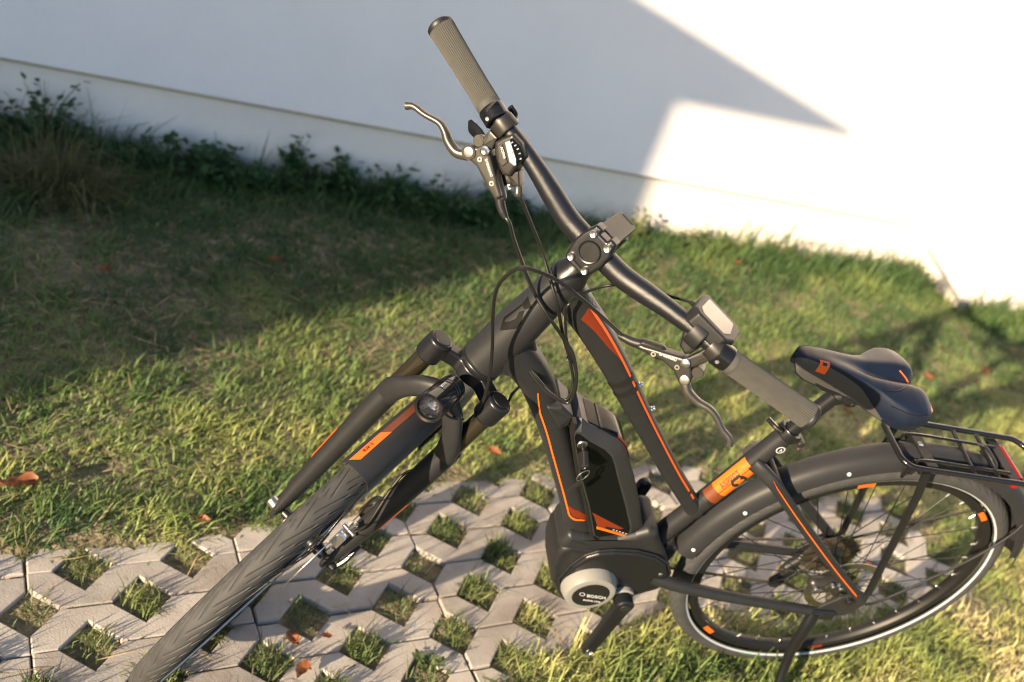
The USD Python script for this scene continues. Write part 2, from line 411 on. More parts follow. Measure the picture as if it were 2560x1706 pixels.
def ground_z(x, y):
    d, s, t = paved(x, y)
    k = np.clip((d + .03) / .05, 0, 1)
    nz = meshkit.fbm(np.stack([x * 3, y * 3, 0 * x], -1), 4, 3) - .5
    spill = .008 * np.exp(-((d + .02) / .05) ** 2) * np.clip(.4 + 2.4 * (meshkit.fbm(np.stack([x * 7, y * 7, 0 * x + 2], -1), 3, 8) - .35), 0, 1.2)
    return .007 * (1 - k) - .0135 * k + nz * .030 * (1 - k * .62) + spill


Z = ground_z(X, Y); n0, n1 = X.shape
i, j = np.meshgrid(np.arange(n0 - 1), np.arange(n1 - 1), indexing='ij')
q = np.stack([i * n1 + j, (i + 1) * n1 + j, (i + 1) * n1 + j + 1, i * n1 + j + 1], -1).reshape(-1, 4)
obj('ground', tm(np.stack([X, Y, Z], -1).reshape(-1, 3), np.vstack([q[:, [0, 1, 2]], q[:, [0, 2, 3]]])), 'soil', smooth=True, kind='structure')

paving = UsdGeom.Xform.Define(stage, '/World/paving').GetPrim(); tag(paving, kind='structure')
HD = .0535                                                     # half diagonal of a cell
L = 2 * P1


def paver_shape(odd, g=.0022):
    a = [(HD, 0), (P1 - HD, 0), (P1, HD), (P1 + HD, 0), (L - HD, 0), (L, HD), (L, P2), (1.5 * P1 + HD, P2), (1.5 * P1, P2 - HD), (1.5 * P1 - HD, P2), (P1 / 2 + HD, P2), (P1 / 2, P2 - HD), (P1 / 2 - HD, P2), (0, P2), (0, HD)]
    if odd:
        a = [(x, P2 - y) for x, y in a][::-1]
    return inset(a, g)


for r in range(-7, 4):
    # rows lie between line r and r + 1; cells of line r sit at multiples of P1, shifted by half on odd lines
    for k in range(-5, 8):
        odd = r % 2 != 0
        s0, t0 = k * L, r * P2
        cs, ct = s0 + L / 2, t0 + P2 / 2
        c = uv2(cs, ct); d, _, _ = paved(c[0], c[1])
        if d < -.055:
            continue
        R = rng.normal(0, 1, 6); o = np.r_[uv2(s0 + R[0] * .0012, t0 + R[1] * .0012), R[2] * .0022 - .002]
        tilt = A_([1, 0, 0]) * 0
        u, v = np.r_[d1, R[3] * .006], np.r_[d2, R[4] * .010]
        z = np.cross(u, v); z = z if z[2] > 0 else -z
        obj('paver', prism(paver_shape(odd), -.075, 0, (o, u, v, z), bev=.0022, both=False, seg=1), ['concrete', 'concrete_pale', 'concrete_grey'][int(rng.integers(3))], paving, smooth=False)


# ------------------------------------------------------------------ grass
def blades(x, y, z, length, width, lean, az, curl, seed):
    """One five-vertex blade per row: a bent, pointed strip."""
    n = len(x); r = np.random.default_rng(seed)
    hx, hy = np.cos(az), np.sin(az)
    tw = az + np.pi / 2 + r.normal(0, .5, n); wx, wy = np.cos(tw) * width / 2, np.sin(tw) * width / 2
    s1, c1 = np.sin(lean), np.cos(lean); l2 = np.minimum(lean + curl, 2.1); s2, c2 = np.sin(l2), np.cos(l2)
    b = np.stack([x, y, z], -1); m_ = b + (length * .5)[:, None] * np.stack([hx * s1, hy * s1, c1], -1); t = m_ + (length * .5)[:, None] * np.stack([hx * s2, hy * s2, c2], -1)
    w = np.stack([wx, wy, 0 * wx], -1)
    v = np.stack([b - w * .7, b + w * .7, m_ - w, m_ + w, t], 1).reshape(-1, 3)
    k = np.arange(n)[:, None] * 5
    f = np.concatenate([k + [0, 1, 3], k + [0, 3, 2], k + [2, 3, 4]], 1).reshape(-1, 3)
    v[:, 2] = np.maximum(v[:, 2], np.repeat(z, 5) - .004)
    return tm(v, f)


def in_view(x, y, mar=.45):
    d = np.stack([x, y, 0 * x], -1) - CAM; z = d @ F
    return (z > .2) & (np.abs(d @ R2) < z * 1280 / 2440 + mar) & (np.abs(d @ U2) < z * 853 / 2440 + mar)


def wall_dist(x, y):
    return (np.stack([x, y], -1) - W0[:2]) @ wn[:2] - np.where((np.stack([x, y], -1) - W0[:2]) @ wd[:2] < CORN, JOG, 0)


N = 760000
x, y = rng.uniform(-3.6, 2.3, N), rng.uniform(-2.75, .75, N)
d, s, t = paved(x, y)
edge = meshkit.fbm(np.stack([x * 9, y * 9, 0 * x], -1), 3, 9) - .5
dens = np.clip((.012 - d + edge * .17) / .05, 0, 1)
dens *= np.clip(.55 + 1.3 * (meshkit.fbm(np.stack([x * 5, y * 5, 0 * x + 4], -1), 3, 21) - .28), .25, 1)
near_low = (t < -.15)
wdist = wall_dist(x, y)
dens *= 1 - .8 * np.exp(-((x - 1.70) / .22) ** 2 - ((y + 1.18) / .16) ** 2)
keep = in_view(x, y) & (wdist > .012) & (rng.random(N) < dens * np.where(near_low, .85, .75))
x, y, wdist, near_low, t, s = x[keep], y[keep], wdist[keep], near_low[keep], t[keep], s[keep]
n = len(x)
# cells in the paving: short tufts round each cell centre
cx_, cy_ = [], []
for r in range(-7, 4):
    for k in range(-12, 18):
        c = uv2((k + (.5 if r % 2 else 0)) * P1, r * P2); d, _, _ = paved(c[0], c[1])
        if d < -.05 or not in_view(c[:1], c[1:2])[0]:
            continue
        full = rng.choice([.15, .45, .7, 1.0, 1.2])
        mcount = int(rng.uniform(40, 330) * full + 30)
        a = rng.normal(0, .021, (mcount, 2)) + rng.normal(0, .008, 2); a = a * rng.uniform(.8, 1.25); a = a[np.abs(a).sum(1) < .052]
        cc = c + a[:, :1] * d1 + a[:, 1:] * d2
        cx_.append(cc[:, 0]); cy_.append(cc[:, 1])
cx_, cy_ = np.concatenate(cx_), np.concatenate(cy_); nc = len(cx_)
tall = 1 + (np.where(x > .2, 2.0, 1.2) + 2.6 * np.clip((-.45 - x) / .6, 0, 1)) * np.exp(-(wdist / .16) ** 1.5) + .9 * np.clip((x - 1.0) / .8, 0, 1) * np.exp(-wdist / .35)
cf = meshkit.fbm(np.stack([x * 13, y * 13, 0 * x], -1), 3, 5)
clump = np.clip(.55 + 1.9 * (cf - .27), .6, 1.7)
dry = rng.random(n) < .30
length = rng.gamma(5, .0062, n) * tall * clump * np.where(near_low, 1.45, 1)
lean = np.abs(rng.normal(.75, .42, n)); lean = np.where(dry, rng.uniform(1.0, 1.7, n), lean)
az = np.where(rng.random(n) < .35, rng.normal(3.9, .7, n), rng.uniform(0, 2 * np.pi, n))
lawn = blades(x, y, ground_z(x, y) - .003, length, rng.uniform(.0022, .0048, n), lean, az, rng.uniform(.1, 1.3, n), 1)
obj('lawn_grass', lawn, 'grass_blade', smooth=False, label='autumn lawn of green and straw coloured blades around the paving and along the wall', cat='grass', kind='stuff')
cl = rng.gamma(5, .0056, nc); cdry = rng.random(nc) < .35
cell = blades(cx_, cy_, np.full(nc, -.006), cl + .004, rng.uniform(.0016, .0036, nc), np.where(cdry, rng.uniform(.9, 1.5, nc), np.abs(rng.normal(.4, .35, nc))), rng.uniform(0, 2 * np.pi, nc), rng.uniform(0, .9, nc), 2)
obj('cell_grass', cell, 'grass_green', smooth=False, label='small grass tufts growing in the square cells of the concrete paving', cat='grass', kind='stuff')
ncl = 900
ra, rr_ = rng.uniform(0, 2 * np.pi, ncl), np.abs(rng.normal(0, .10, ncl))
clp = thing('grass_clump', 'clump of long drooping dead grass before the shaded wall at the far left', 'grass', (1.78, -1.56, 0))
obj('blade', blades(rr_ * np.cos(ra), rr_ * np.sin(ra) * .8, np.full(ncl, -.005), rng.gamma(8, .022, ncl), rng.uniform(.002, .004, ncl), np.abs(rng.normal(.5, .35, ncl)), ra + rng.normal(0, .6, ncl), rng.uniform(.4, 1.5, ncl), 7), 'dead_grass', clp, smooth=False, kind='stuff')
# loose dead straw on lawn and paving
ns = 5200
sx_, sy_ = rng.uniform(-2.6, 1.9, ns), rng.uniform(-2.2, .5, ns); d, s_, t_ = paved(sx_, sy_)
kp = in_view(sx_, sy_) & (wall_dist(sx_, sy_) > .08) & (rng.random(ns) < np.where(d > .02, .25, 1.0)); sx_, sy_, d = sx_[kp], sy_[kp], d[kp]; ns = len(sx_)
mat_z = np.where(d > .02, .001, rng.uniform(.004, .03, ns))
straw = blades(sx_, sy_, mat_z, rng.gamma(4, .011, ns), rng.uniform(.0013, .003, ns), rng.uniform(1.25, 1.57, ns), rng.uniform(0, 2 * np.pi, ns), rng.uniform(-.2, .25, ns), 3)
leafy('straw', [(0, (.36, .27, .15)), (.5, (.46, .36, .22)), (1, (.30, .20, .11))], .2)
obj('straw', straw, 'straw', smooth=False, label='loose dead straw lying over the lawn and paving', cat='straw', kind='stuff')


# ------------------------------------------------------------------ fallen leaves and weeds
def leaf(name, x, y, z, size, az, label, tilt=.25, mt='leaf_litter'):
    r = np.random.default_rng(int(abs(x * 977 + y * 613) * 10) + 5)
    w = np.linspace(0, 1, 9); prof = np.sin(np.pi * w ** .8) * (.42 + .06 * np.sin(w * 21)) * (1 - .15 * w); prof[0], prof[-1] = .03, .02
    cx = np.linspace(-1, 1, 5); v = []
    for i_, ww in enumerate(w):
        for c_ in cx:
            v.append(((ww - .5) * size, c_ * prof[i_] * size * .8, (abs(c_) * .16 + .18 * (ww - .4) ** 2 + .05 * r.normal()) * size))
    v = A_(v); f = []
    for i_ in range(8):
        for j_ in range(4):
            a = i_ * 5 + j_; f += [[a, a + 5, a + 6], [a, a + 6, a + 1]]
    st = sweep(A_([[-.5 * size, 0, 0], [-.66 * size, .03 * size, .04 * size], [-.8 * size, .09 * size, .06 * size]]), size * .012, n=5)
    o = thing(name, label, 'leaf', (x, y, z), rot_x(tilt * r.uniform(-1, 1)) @ A_([[math.cos(az), -math.sin(az), 0], [math.sin(az), math.cos(az), 0], [0, 0, 1]]).T if False else A_([[math.cos(az), -math.sin(az), 0], [math.sin(az), math.cos(az), 0], [0, 0, 1]]) @ rot_x(tilt), group='fallen autumn leaves')
    obj('blade', tm(v, f), mt, o, smooth=True); obj('stalk', st, mt, o, smooth=True)


for nm, x_, y_, z_, sz, a_, lb in [
        ('fallen_leaf', 1.615, -.271, .035, .075, .4, 'large rust-orange leaf lying on the lawn at the left edge'),
        ('fallen_leaf', 1.057, .042, .006, .040, 2.1, 'orange leaf on the paving right of the front tyre'),
        ('fallen_leaf', 1.040, .120, .012, .045, 1.1, 'brown leaf on the paving at the bottom edge beside the front tyre'),
        ('fallen_leaf', .994, .033, .008, .026, .2, 'small brown leaf beside the grass tuft right of the front tyre'),
        ('fallen_leaf', 1.254, -.240, .02, .034, 3.0, 'small tan leaf where lawn meets paving left of the fork'),
        ('fallen_leaf', .549, -.577, .03, .040, 2.6, 'orange leaf in the grass between head tube and battery'),
        ('fallen_leaf', -.501, -.325, .006, .040, .9, 'brown leaf on the paving seen through the rear wheel spokes'),
        ('fallen_leaf', -.748, -1.987, .05, .045, .7, 'orange leaf in the grass near the sunlit wall'),
        ('fallen_leaf', -1.71, -1.486, .04, .045, 1.7, 'orange leaf in the lawn at the right edge, farthest right'),
        ('fallen_leaf', -1.357, -1.375, .03, .045, 2.9, 'dark orange leaf in the lawn right of the saddle'),
        ('fallen_leaf', -.816, -1.056, .02, .036, 2.2, 'small brown leaf in the grass behind the seat post'),
        ('fallen_leaf', 1.135, -1.351, .035, .04, .3, 'reddish leaf in the shaded lawn'),
        ('fallen_leaf', 1.586, -1.139, .03, .045, 1.3, 'brown leaf in the shaded lawn near the left edge'),
        ('fallen_leaf', .426, -.318, .004, .03, 2.5, 'small red leaf on the paving against the motor')]:
    leaf(nm, x_, y_, z_, sz, a_, lb)

def weed(x, y, z, h, n, label, size=.022, spread=.05, seed=1, mt='weed_leaf', group=None):
    r = np.random.default_rng(seed); o = thing('weed', label, 'plant', (x, y, z), group=group); v, f, stems = [], [], []
    for i_ in range(n):
        a, hh = r.uniform(0, 2 * np.pi), h * r.uniform(.35, 1); sp = spread * r.uniform(.1, 1)
        tip = A_([sp * math.cos(a), sp * math.sin(a), hh])
        stems.append(sweep(spline(A_([[0, 0, -.02], [tip[0] * .35, tip[1] * .35, hh * .6], tip]), 3), [.0016, .0008], n=4))
        for k_ in range(6):
            ww = r.uniform(.35, 1.0); c = tip * A_([ww, ww, ww]) + r.normal(0, size * .35, 3) * A_([1, 1, .5]); b, el = r.uniform(0, 2 * np.pi), r.uniform(-.1, .9)
            u = A_([math.cos(b) * math.cos(el), math.sin(b) * math.cos(el), math.sin(el)]); w_ = np.cross(u, [0, 0, 1.]); w_ /= np.linalg.norm(w_); sz = size * r.uniform(.6, 1.2); nn = np.cross(w_, u)
            k0 = len(v); v += [c, c + u * sz * .35 + w_ * sz * .34 + nn * .1 * sz, c + u * sz * .4, c + u * sz * .35 - w_ * sz * .34 + nn * .1 * sz, c + u * sz * .75 + w_ * sz * .26, c + u * sz * .75 - w_ * sz * .26, c + u * sz]
            f += [[k0, k0 + 1, k0 + 2], [k0, k0 + 2, k0 + 3], [k0 + 1, k0 + 4, k0 + 2], [k0 + 2, k0 + 5, k0 + 3], [k0 + 2, k0 + 4, k0 + 6], [k0 + 2, k0 + 6, k0 + 5]]
    obj('foliage', tm(v, f), mt, o, smooth=False); obj('stem', stems, mt, o)


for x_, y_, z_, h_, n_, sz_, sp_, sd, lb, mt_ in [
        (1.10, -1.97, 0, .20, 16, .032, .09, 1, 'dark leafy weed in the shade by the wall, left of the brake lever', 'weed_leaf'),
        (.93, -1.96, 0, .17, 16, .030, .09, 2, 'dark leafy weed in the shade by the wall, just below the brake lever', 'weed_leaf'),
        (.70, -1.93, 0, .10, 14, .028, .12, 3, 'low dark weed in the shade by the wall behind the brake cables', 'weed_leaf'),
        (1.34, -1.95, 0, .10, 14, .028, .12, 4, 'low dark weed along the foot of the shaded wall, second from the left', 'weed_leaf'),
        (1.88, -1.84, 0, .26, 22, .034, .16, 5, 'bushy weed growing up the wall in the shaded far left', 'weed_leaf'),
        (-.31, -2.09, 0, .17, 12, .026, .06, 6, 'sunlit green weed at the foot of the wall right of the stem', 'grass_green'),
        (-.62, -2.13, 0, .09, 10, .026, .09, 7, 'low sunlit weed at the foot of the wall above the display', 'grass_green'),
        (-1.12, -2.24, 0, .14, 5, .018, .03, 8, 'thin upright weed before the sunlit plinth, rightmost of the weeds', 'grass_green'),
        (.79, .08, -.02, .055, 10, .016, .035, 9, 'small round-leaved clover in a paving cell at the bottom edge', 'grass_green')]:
    weed(x_, y_, z_, h_, n_, lb, sz_, sp_, sd, mt_)

r_ = np.random.default_rng(44)
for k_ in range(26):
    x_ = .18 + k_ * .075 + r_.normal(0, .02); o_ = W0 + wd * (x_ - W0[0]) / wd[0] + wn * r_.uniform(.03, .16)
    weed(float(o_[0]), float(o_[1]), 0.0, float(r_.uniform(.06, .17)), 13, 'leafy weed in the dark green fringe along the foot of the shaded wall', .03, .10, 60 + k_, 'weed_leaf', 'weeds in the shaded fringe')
# ------------------------------------------------------------------ the bicycle (x forward, y to its left, z up, rear axle above the origin)
HA, STEER = 1.2236, .921
P0 = A_([.916, 0, .784])                                       # lower end of the head tube
UA = A_([-math.cos(HA), 0, math.sin(HA)]); F0 = A_([math.sin(HA), 0, math.cos(HA)]); SY = A_([0, 1., 0])
UF = math.cos(STEER) * F0 + math.sin(STEER) * SY; UL = -math.sin(STEER) * F0 + math.cos(STEER) * SY


def st(f, l, a):                                               # steering frame: forward, left, along the steering axis
    return P0 + f * UF + l * UL + a * UA


def stv(L):
    return A_([st(*q) for q in L])


bike = thing('electric_bicycle', 'matt dark grey electric bicycle with orange stripes leaning on its kickstand on the paving', 'bicycle', (0, 0, .004), RL)
XZ = (A_([0, 0, 0]), A_([1., 0, 0]), A_([0, 0, 1.]), A_([0, 1., 0]))


def b(name, mesh, mt, parent=None, smooth=38, label=None):
    return obj(name, mesh, mt, parent or bike, smooth, label)


def xz(p, y=0.0):
    p = np.asarray(p, float); return np.stack([p[:, 0], np.full(len(p), y), p[:, 1]], 1)


class Skin:
    """A tube swept in the plane of the frame; decals are laid on the same surface."""

    def __init__(s, pts, wy, wz, e=2.0, k=40, n=32):
        p = spline(xz(pts), 10); d = np.r_[0, np.cumsum(np.linalg.norm(np.diff(p, axis=0), axis=1))]
        t = np.linspace(0, 1, k); s.p = np.stack([np.interp(t * d[-1], d, p[:, c]) for c in range(3)], 1)
        s.wy, s.wz, s.e, s.n, s.t, s.len = resamp(np.atleast_1d(wy), k), resamp(np.atleast_1d(wz), k), e, n, t, d[-1]
        s.tt, s.u, s.bb = frames(s.p, SY)

    def mesh(s):
        return sweep(s.p, s.wy, s.wz, n=s.n, ref=SY, e=s.e)

    def at(s, t, w, off=.0006):
        t, w = np.asarray(t, float), np.radians(np.asarray(w, float))
        ip = lambda a: np.stack([np.interp(t, s.t, a[:, c]) for c in range(3)], -1)
        p, bb = ip(s.p), ip(s.bb); wy, wz = np.interp(t, s.t, s.wy) + off, np.interp(t, s.t, s.wz) + off
        c, sn = np.cos(w), np.sin(w); q = lambda v: np.sign(v) * np.abs(v) ** (2 / s.e)
        return p + SY * (wy * q(c))[..., None] + bb * (wz * q(sn))[..., None]

    def patch(s, ts, w0, w1, off=.0006, m=7):
        """Sheet over t values ts between angles w0(t) and w1(t)."""
        ts = np.asarray(ts, float); w0, w1 = np.broadcast_to(w0, ts.shape), np.broadcast_to(w1, ts.shape)
        k = np.linspace(0, 1, m); v = s.at(np.repeat(ts[:, None], m, 1), w0[:, None] * (1 - k) + w1[:, None] * k, off).reshape(-1, 3)
        f = []
        for i in range(len(ts) - 1):
            for j in range(m - 1):
                a = i * m + j; f += [[a, a + 1, a + m + 1], [a, a + m + 1, a + m]]
        return thin(tm(v, f))


def thin(t):
    """Both sides of a sheet, so that it is seen from either side."""
    return t


def smoothpoly(t, it=6):
    t = trimesh.Trimesh(t.vertices, t.faces, process=True); trimesh.smoothing.filter_taubin(t, iterations=it); return t


# ---- frame tubes (angle 0 = left side, +90 = towards the normal in the plane)
HT = .192
head = b('head_tube', lathe([(0, -.002), (.033, -.002), (.0345, .001), (.0345, .004), (.034, .006), (.0340, .05), (.0330, .09), (.0305, .13), (.0290, .165), (.0285, HT - .006), (.0275, HT - .002), (.0275, HT), (0, HT)], P0, UA, 48, F0), 'frame_paint')
b('headset_ring', [lathe([(.02, -.012), (.0335, -.012), (.0345, -.009), (.0345, -.004), (.0335, -.0025), (.02, -.0025)], P0, UA, 40)], 'black_satin')
b('headset_ring', [lathe([(.015, HT + .001), (.0272, HT + .001), (.0276, HT + .004), (.0265, HT + .012), (.0225, HT + .022), (.0205, HT + .030), (.0205, HT + .044), (.015, HT + .044)], P0, UA, 40)], 'black_satin')


def on_head(ph, h, r=.0347):
    rr = np.interp(h, [0, .05, .09, .13, .165, .19], [.0345, .034, .033, .0305, .029, .0285]) + .0006
    return P0 + rr * (math.cos(ph) * F0 + math.sin(ph) * SY) + h * UA


def wrap_poly(poly, f3, step=.004):
    """Triangulates a flat outline finely and maps it with f3(u, v)."""
    p = sg.Polygon(poly)
    v, f = trimesh.creation.triangulate_polygon(p, engine='earcut')
    t = trimesh.Trimesh(np.column_stack([v, np.zeros(len(v))]), f, process=True)
    vv, ff = trimesh.remesh.subdivide_to_size(t.vertices, t.faces, step, max_iter=12)
    t = trimesh.Trimesh(vv, ff, process=True)
    return tm(A_([f3(a, c) for a, c, _ in t.vertices]), t.faces)


Rh = .034
for pg in ([(.231, .1409), (.808, .1369), (.639, .1254), (.42, .1259), (.314, .1287)], [(.33, .1284), (.199, .09), (.557, .0736), (.999, .0962), (1.004, .1059), (.656, .1249), (.539, .1168), (.661, .1062), (.562, .095), (.398, .0871), (.33, .0909), (.406, .1238)]):
    b('emblem', wrap_poly([(u * Rh, h) for u, h in pg], lambda u, h: on_head(u / Rh, h)), 'logo_dark', head, True)

down = Skin([(.900, .822), (.862, .800), (.826, .766), (.795, .722), (.758, .667), (.697, .566), (.640, .472), (.606, .415)], [.033, .029, .0265, .0265, .027, .028, .030, .032], [.034, .029, .0255, .0245, .024, .024, .026, .03], e=2.5, k=60, n=40)
dt = b('down_tube', [down.mesh(), blob([((.905, 0, .80), .030, (.862, 0, .795), .027), ((.90, 0, .83), .026, (.868, 0, .838), .016), ((.868, 0, .838), .016, (.85, 0, .79), .022)], .005, 20)], 'frame_paint')
b('cable_port', [prism(roundpoly([(-.009, -.005), (.009, -.005), (.009, .005), (-.009, .005)], .0045), 0, .002, (A_([.853, .0262, .803]), A_([-.6, 0, -.8]), A_([.8, .0, -.6]), A_([0, 1., 0])), bev=.0008)], 'black_plastic', dt)
top = Skin([(.862, .966), (.838, .945), (.810, .917), (.775, .885), (.720, .829), (.653, .754), (.575, .669), (.503, .592), (.432, .521), (.405, .493)], [.027, .026, .0255, .025, .0235, .0215, .020, .019, .018, .018], [.026, .025, .024, .0225, .0205, .019, .018, .0175, .017, .017], e=2.7, k=70, n=40)
tt = b('top_tube', top.mesh(), 'frame_paint')
seat = Skin([(.441, .398), (.412, .487), (.371, .624), (.3385, .733)], [.0195, .0185, .0182, .0180], [.0195, .0185, .0182, .0180], k=40, n=32)
stube = b('seat_tube', [seat.mesh(), blob([((.405, 0, .492), .0175, (.445, 0, .535), .0165), ((.418, 0, .47), .0175, (.40, 0, .52), .0175)], .005, 10)], 'frame_paint')

# orange lines along down tube and top tube
T = lambda n0, n1, k=30: np.linspace(n0, n1, k)
sgn = 1 if down.bb[20][2] > 0 else -1                              # +angle goes towards the upper side when bb points up
ss = 1 if top.bb[20][2] > 0 else -1
b('stripe', [down.patch(T(.20, .86, 50), -sgn * np.interp(T(.20, .86, 50), [.2, .3, .5, .86], [0, 14, 20, 22.]), -sgn * np.interp(T(.20, .86, 50), [.2, .3, .5, .86], [2, 20, 27, 29.]), .0008, 4)], 'orange_paint', dt, True)
b('stripe', [down.patch(T(.855, .905, 16), -sgn * np.interp(T(.855, .905, 16), [.855, .87, .885, .905], [22, 15, 2, -22.]), -sgn * np.interp(T(.855, .905, 16), [.855, .87, .885, .905], [29, 25, 15, -14.]), .0008, 4)], 'orange_paint', dt, True)
b('panel', [down.patch(T(.80, .895, 16), -sgn * np.interp(T(.80, .895, 16), [.80, .86, .895], [21, 15, -12.]), sgn * np.interp(T(.80, .895, 16), [.80, .895], [-18, 40.]), .0006, 10)], 'orange_dark', dt, True, 'rust orange panel on the lower down tube')
b('stripe', [top.patch(T(.085, .875, 60), ss * np.interp(T(.085, .875, 60), [0, 1], [35, 31.]), ss * np.interp(T(.085, .875, 60), [0, 1], [47, 46.]), .0008, 4)], 'orange_paint', tt, True)
b('stripe', [top.patch(T(.89, .915, 4), ss * 31., ss * 46., .0008, 4)], 'orange_paint', tt, True)
tsx = T(.085, .30, 24)
b('panel', [top.patch(tsx, ss * np.interp(tsx, [.085, .10, .22, .29], [30, -2, 14, 36.]), ss * 34.5, .0006, 9)], 'orange_dark', tt, True, 'tapering rust orange panel at the front of the top tube')
for c_ in (.345, .385):
    b('band', [top.patch(T(c_, c_ + .017, 4), -ss * 70., ss * 70., .0010, 16)], 'decal_black', tt, True)
for q_ in ((.669, .805), (.6235, .757)):
    i_ = np.argmin(np.abs(top.p[:, 0] - q_[0] + .0)); pn = top.p[i_] + ss * top.bb[i_] * .017
    nn = ss * top.bb[i_]
    b('bolt', [cyl(pn, pn + nn * .006, .0055, 14), cyl(pn + nn * .006, pn + nn * .010, .0042, 14)], 'steel', tt)
# lettering near the head tube and on the seat tube
TXT = lambda s_, h_, o_, u_, v_, dp=.0006: (lambda t_: tm(A_(o_) + t_.vertices[:, :1] * A_(u_) + t_.vertices[:, 1:2] * A_(v_) + t_.vertices[:, 2:] * np.cross(u_, v_), t_.faces))(meshkit.text_mesh(s_, h_, dp, True))


def skin_text(sk, s_, h_, t0, w0, dirn, up, off=.0007):
    t_ = meshkit.text_mesh(s_, h_, .0003, True); v = t_.vertices
    R_ = float(np.interp(t0, sk.t, sk.wy)); q_ = sk.at(t0 + dirn * v[:, 0] / sk.len, w0 + up * np.degrees(v[:, 1] / R_), off)
    return tm(q_, t_.faces)


b('lettering', skin_text(top, 'E-SUB', .012, .055, ss * 62., 1, ss), 'decal_white', tt, False)
sk = 1 if seat.bb[20][2] > 0 else -1
kx = lambda x_, z_: float(np.clip(np.interp(z_, seat.p[:, 2], seat.t), 0, 1))
ts = T(kx(0, .560), kx(0, .645), 18)
b('panel', [seat.patch(ts, np.full(18, -sk * 96.), np.full(18, sk * 96.), .0006, 30)], 'orange_paint', stube, True, 'orange panel with emblem on the seat tube')
ts2 = T(kx(0, .540), kx(0, .564), 8)
b('panel', [seat.patch(ts2, np.full(8, -sk * 96.), np.full(8, sk * 96.), .0008, 30)], 'orange_brown', stube, True, 'brown fade below the orange panel')
b('band', [seat.patch(T(kx(0, .533), kx(0, .540), 3), np.full(3, -sk * 96.), np.full(3, sk * 96.), .0009, 30)], 'decal_black', stube, True)
b('band', [seat.patch(ts, np.full(18, sk * 22.), np.full(18, sk * 27.), .0009, 3)], 'decal_black', stube, True)
b('lettering', skin_text(seat, 'ASPECT', .009, kx(0, .575), sk * 34., 1, sk, .0010), 'decal_black', stube, False)


def seat_map(u, v):                                             # u along the tube (up), v round it (towards the back-top)
    return seat.at(kx(0, .607) + u / seat.len, np.degrees(v / .0182) * sk + sk * 4, .0011)


b('label', [seat.patch(T(kx(0, .405), kx(0, .462), 8), np.full(8, -sk * 28.), np.full(8, -sk * 62.), .0007, 6)], 'decal_black', stube, True)
b('lettering', skin_text(seat, 'ALLOY', .0075, kx(0, .409), -sk * 56., 1, sk, .0010), 'decal_white', stube, False)


EMB = [[(-.010, .0115), (.010, .0115), (.0165, .002), (.0125, -.002), (.0075, .006), (-.0075, .006), (-.010, .0025), (-.0045, -.0015), (-.0085, -.0055), (-.0165, .001)]]
EMB.append([(-x_, -y_) for x_, y_ in EMB[0]])
for pg in EMB:
    b('emblem', wrap_poly(pg, seat_map, .002), 'decal_black', stube, True)
bp = seat.at(kx(0, .703), -sk * 2., .0)
b('badge', [lathe([(0, .0), (.0085, 0), (.0085, .0012), (.0065, .0016), (0, .0016)], bp, SY, 24)], 'black_gloss', stube)
b('badge', [lathe([(.0062, .0012), (.0085, .0012), (.0085, .0019), (.0062, .0019)], bp, SY, 24), TXT('A', .006, bp + A_([.0022, .0018, -.003]), [-1, 0, 0], [0, 0, 1])], 'decal_white', stube)
# seat clamp, quick release, post
sa = seat.p[-1] - seat.p[-2]; sa /= np.linalg.norm(sa); ct = seat.p[-1]
b('seat_clamp', [lathe([(.017, -.012), (.0205, -.012), (.0212, -.010), (.0212, .004), (.0205, .006), (.015, .006)], ct, sa, 36)], 'black_satin')
fw = A_([sa[2], 0, -sa[0]])
b('seat_lever', [tube(A_([ct + fw * .026 + SY * .012, ct + fw * .036 + SY * .004 - sa * .002, ct + fw * .046 - SY * .012 - sa * .004]), .0045, n=8)], 'black_gloss')
b('clamp_bolt', [cyl(ct - fw * .028 + SY * .018 - sa * .006, ct - fw * .028 - SY * .012 - sa * .006, .0075, 14)], 'lever_dark')
b('clamp_nut', [cyl(ct - fw * .03 + SY * .022 - sa * .014, ct - fw * .03 + SY * .004 - sa * .014, .006, 14)], 'lever_grey')
pt = ct + sa * .105
post = b('seat_post', [sweep(A_([ct - sa * .02, pt]), .0136, n=28), blob([(pt - sa * .01, .0136, pt + sa * .005 - fw * .012, .0155), (pt + sa * .005 - fw * .012, .015, pt - fw * .032 + sa * .004, .014)], .004, 10)], 'black_satin')
b('saddle_clamp', [rbox(pt - fw * .022 + A_([0, 0, .018]), (.040, .052, .012), bev=.003), cyl(pt - fw * .022 + A_([0, -.026, .012]), pt - fw * .022 + A_([0, .026, .012]), .005)], 'black_plastic')
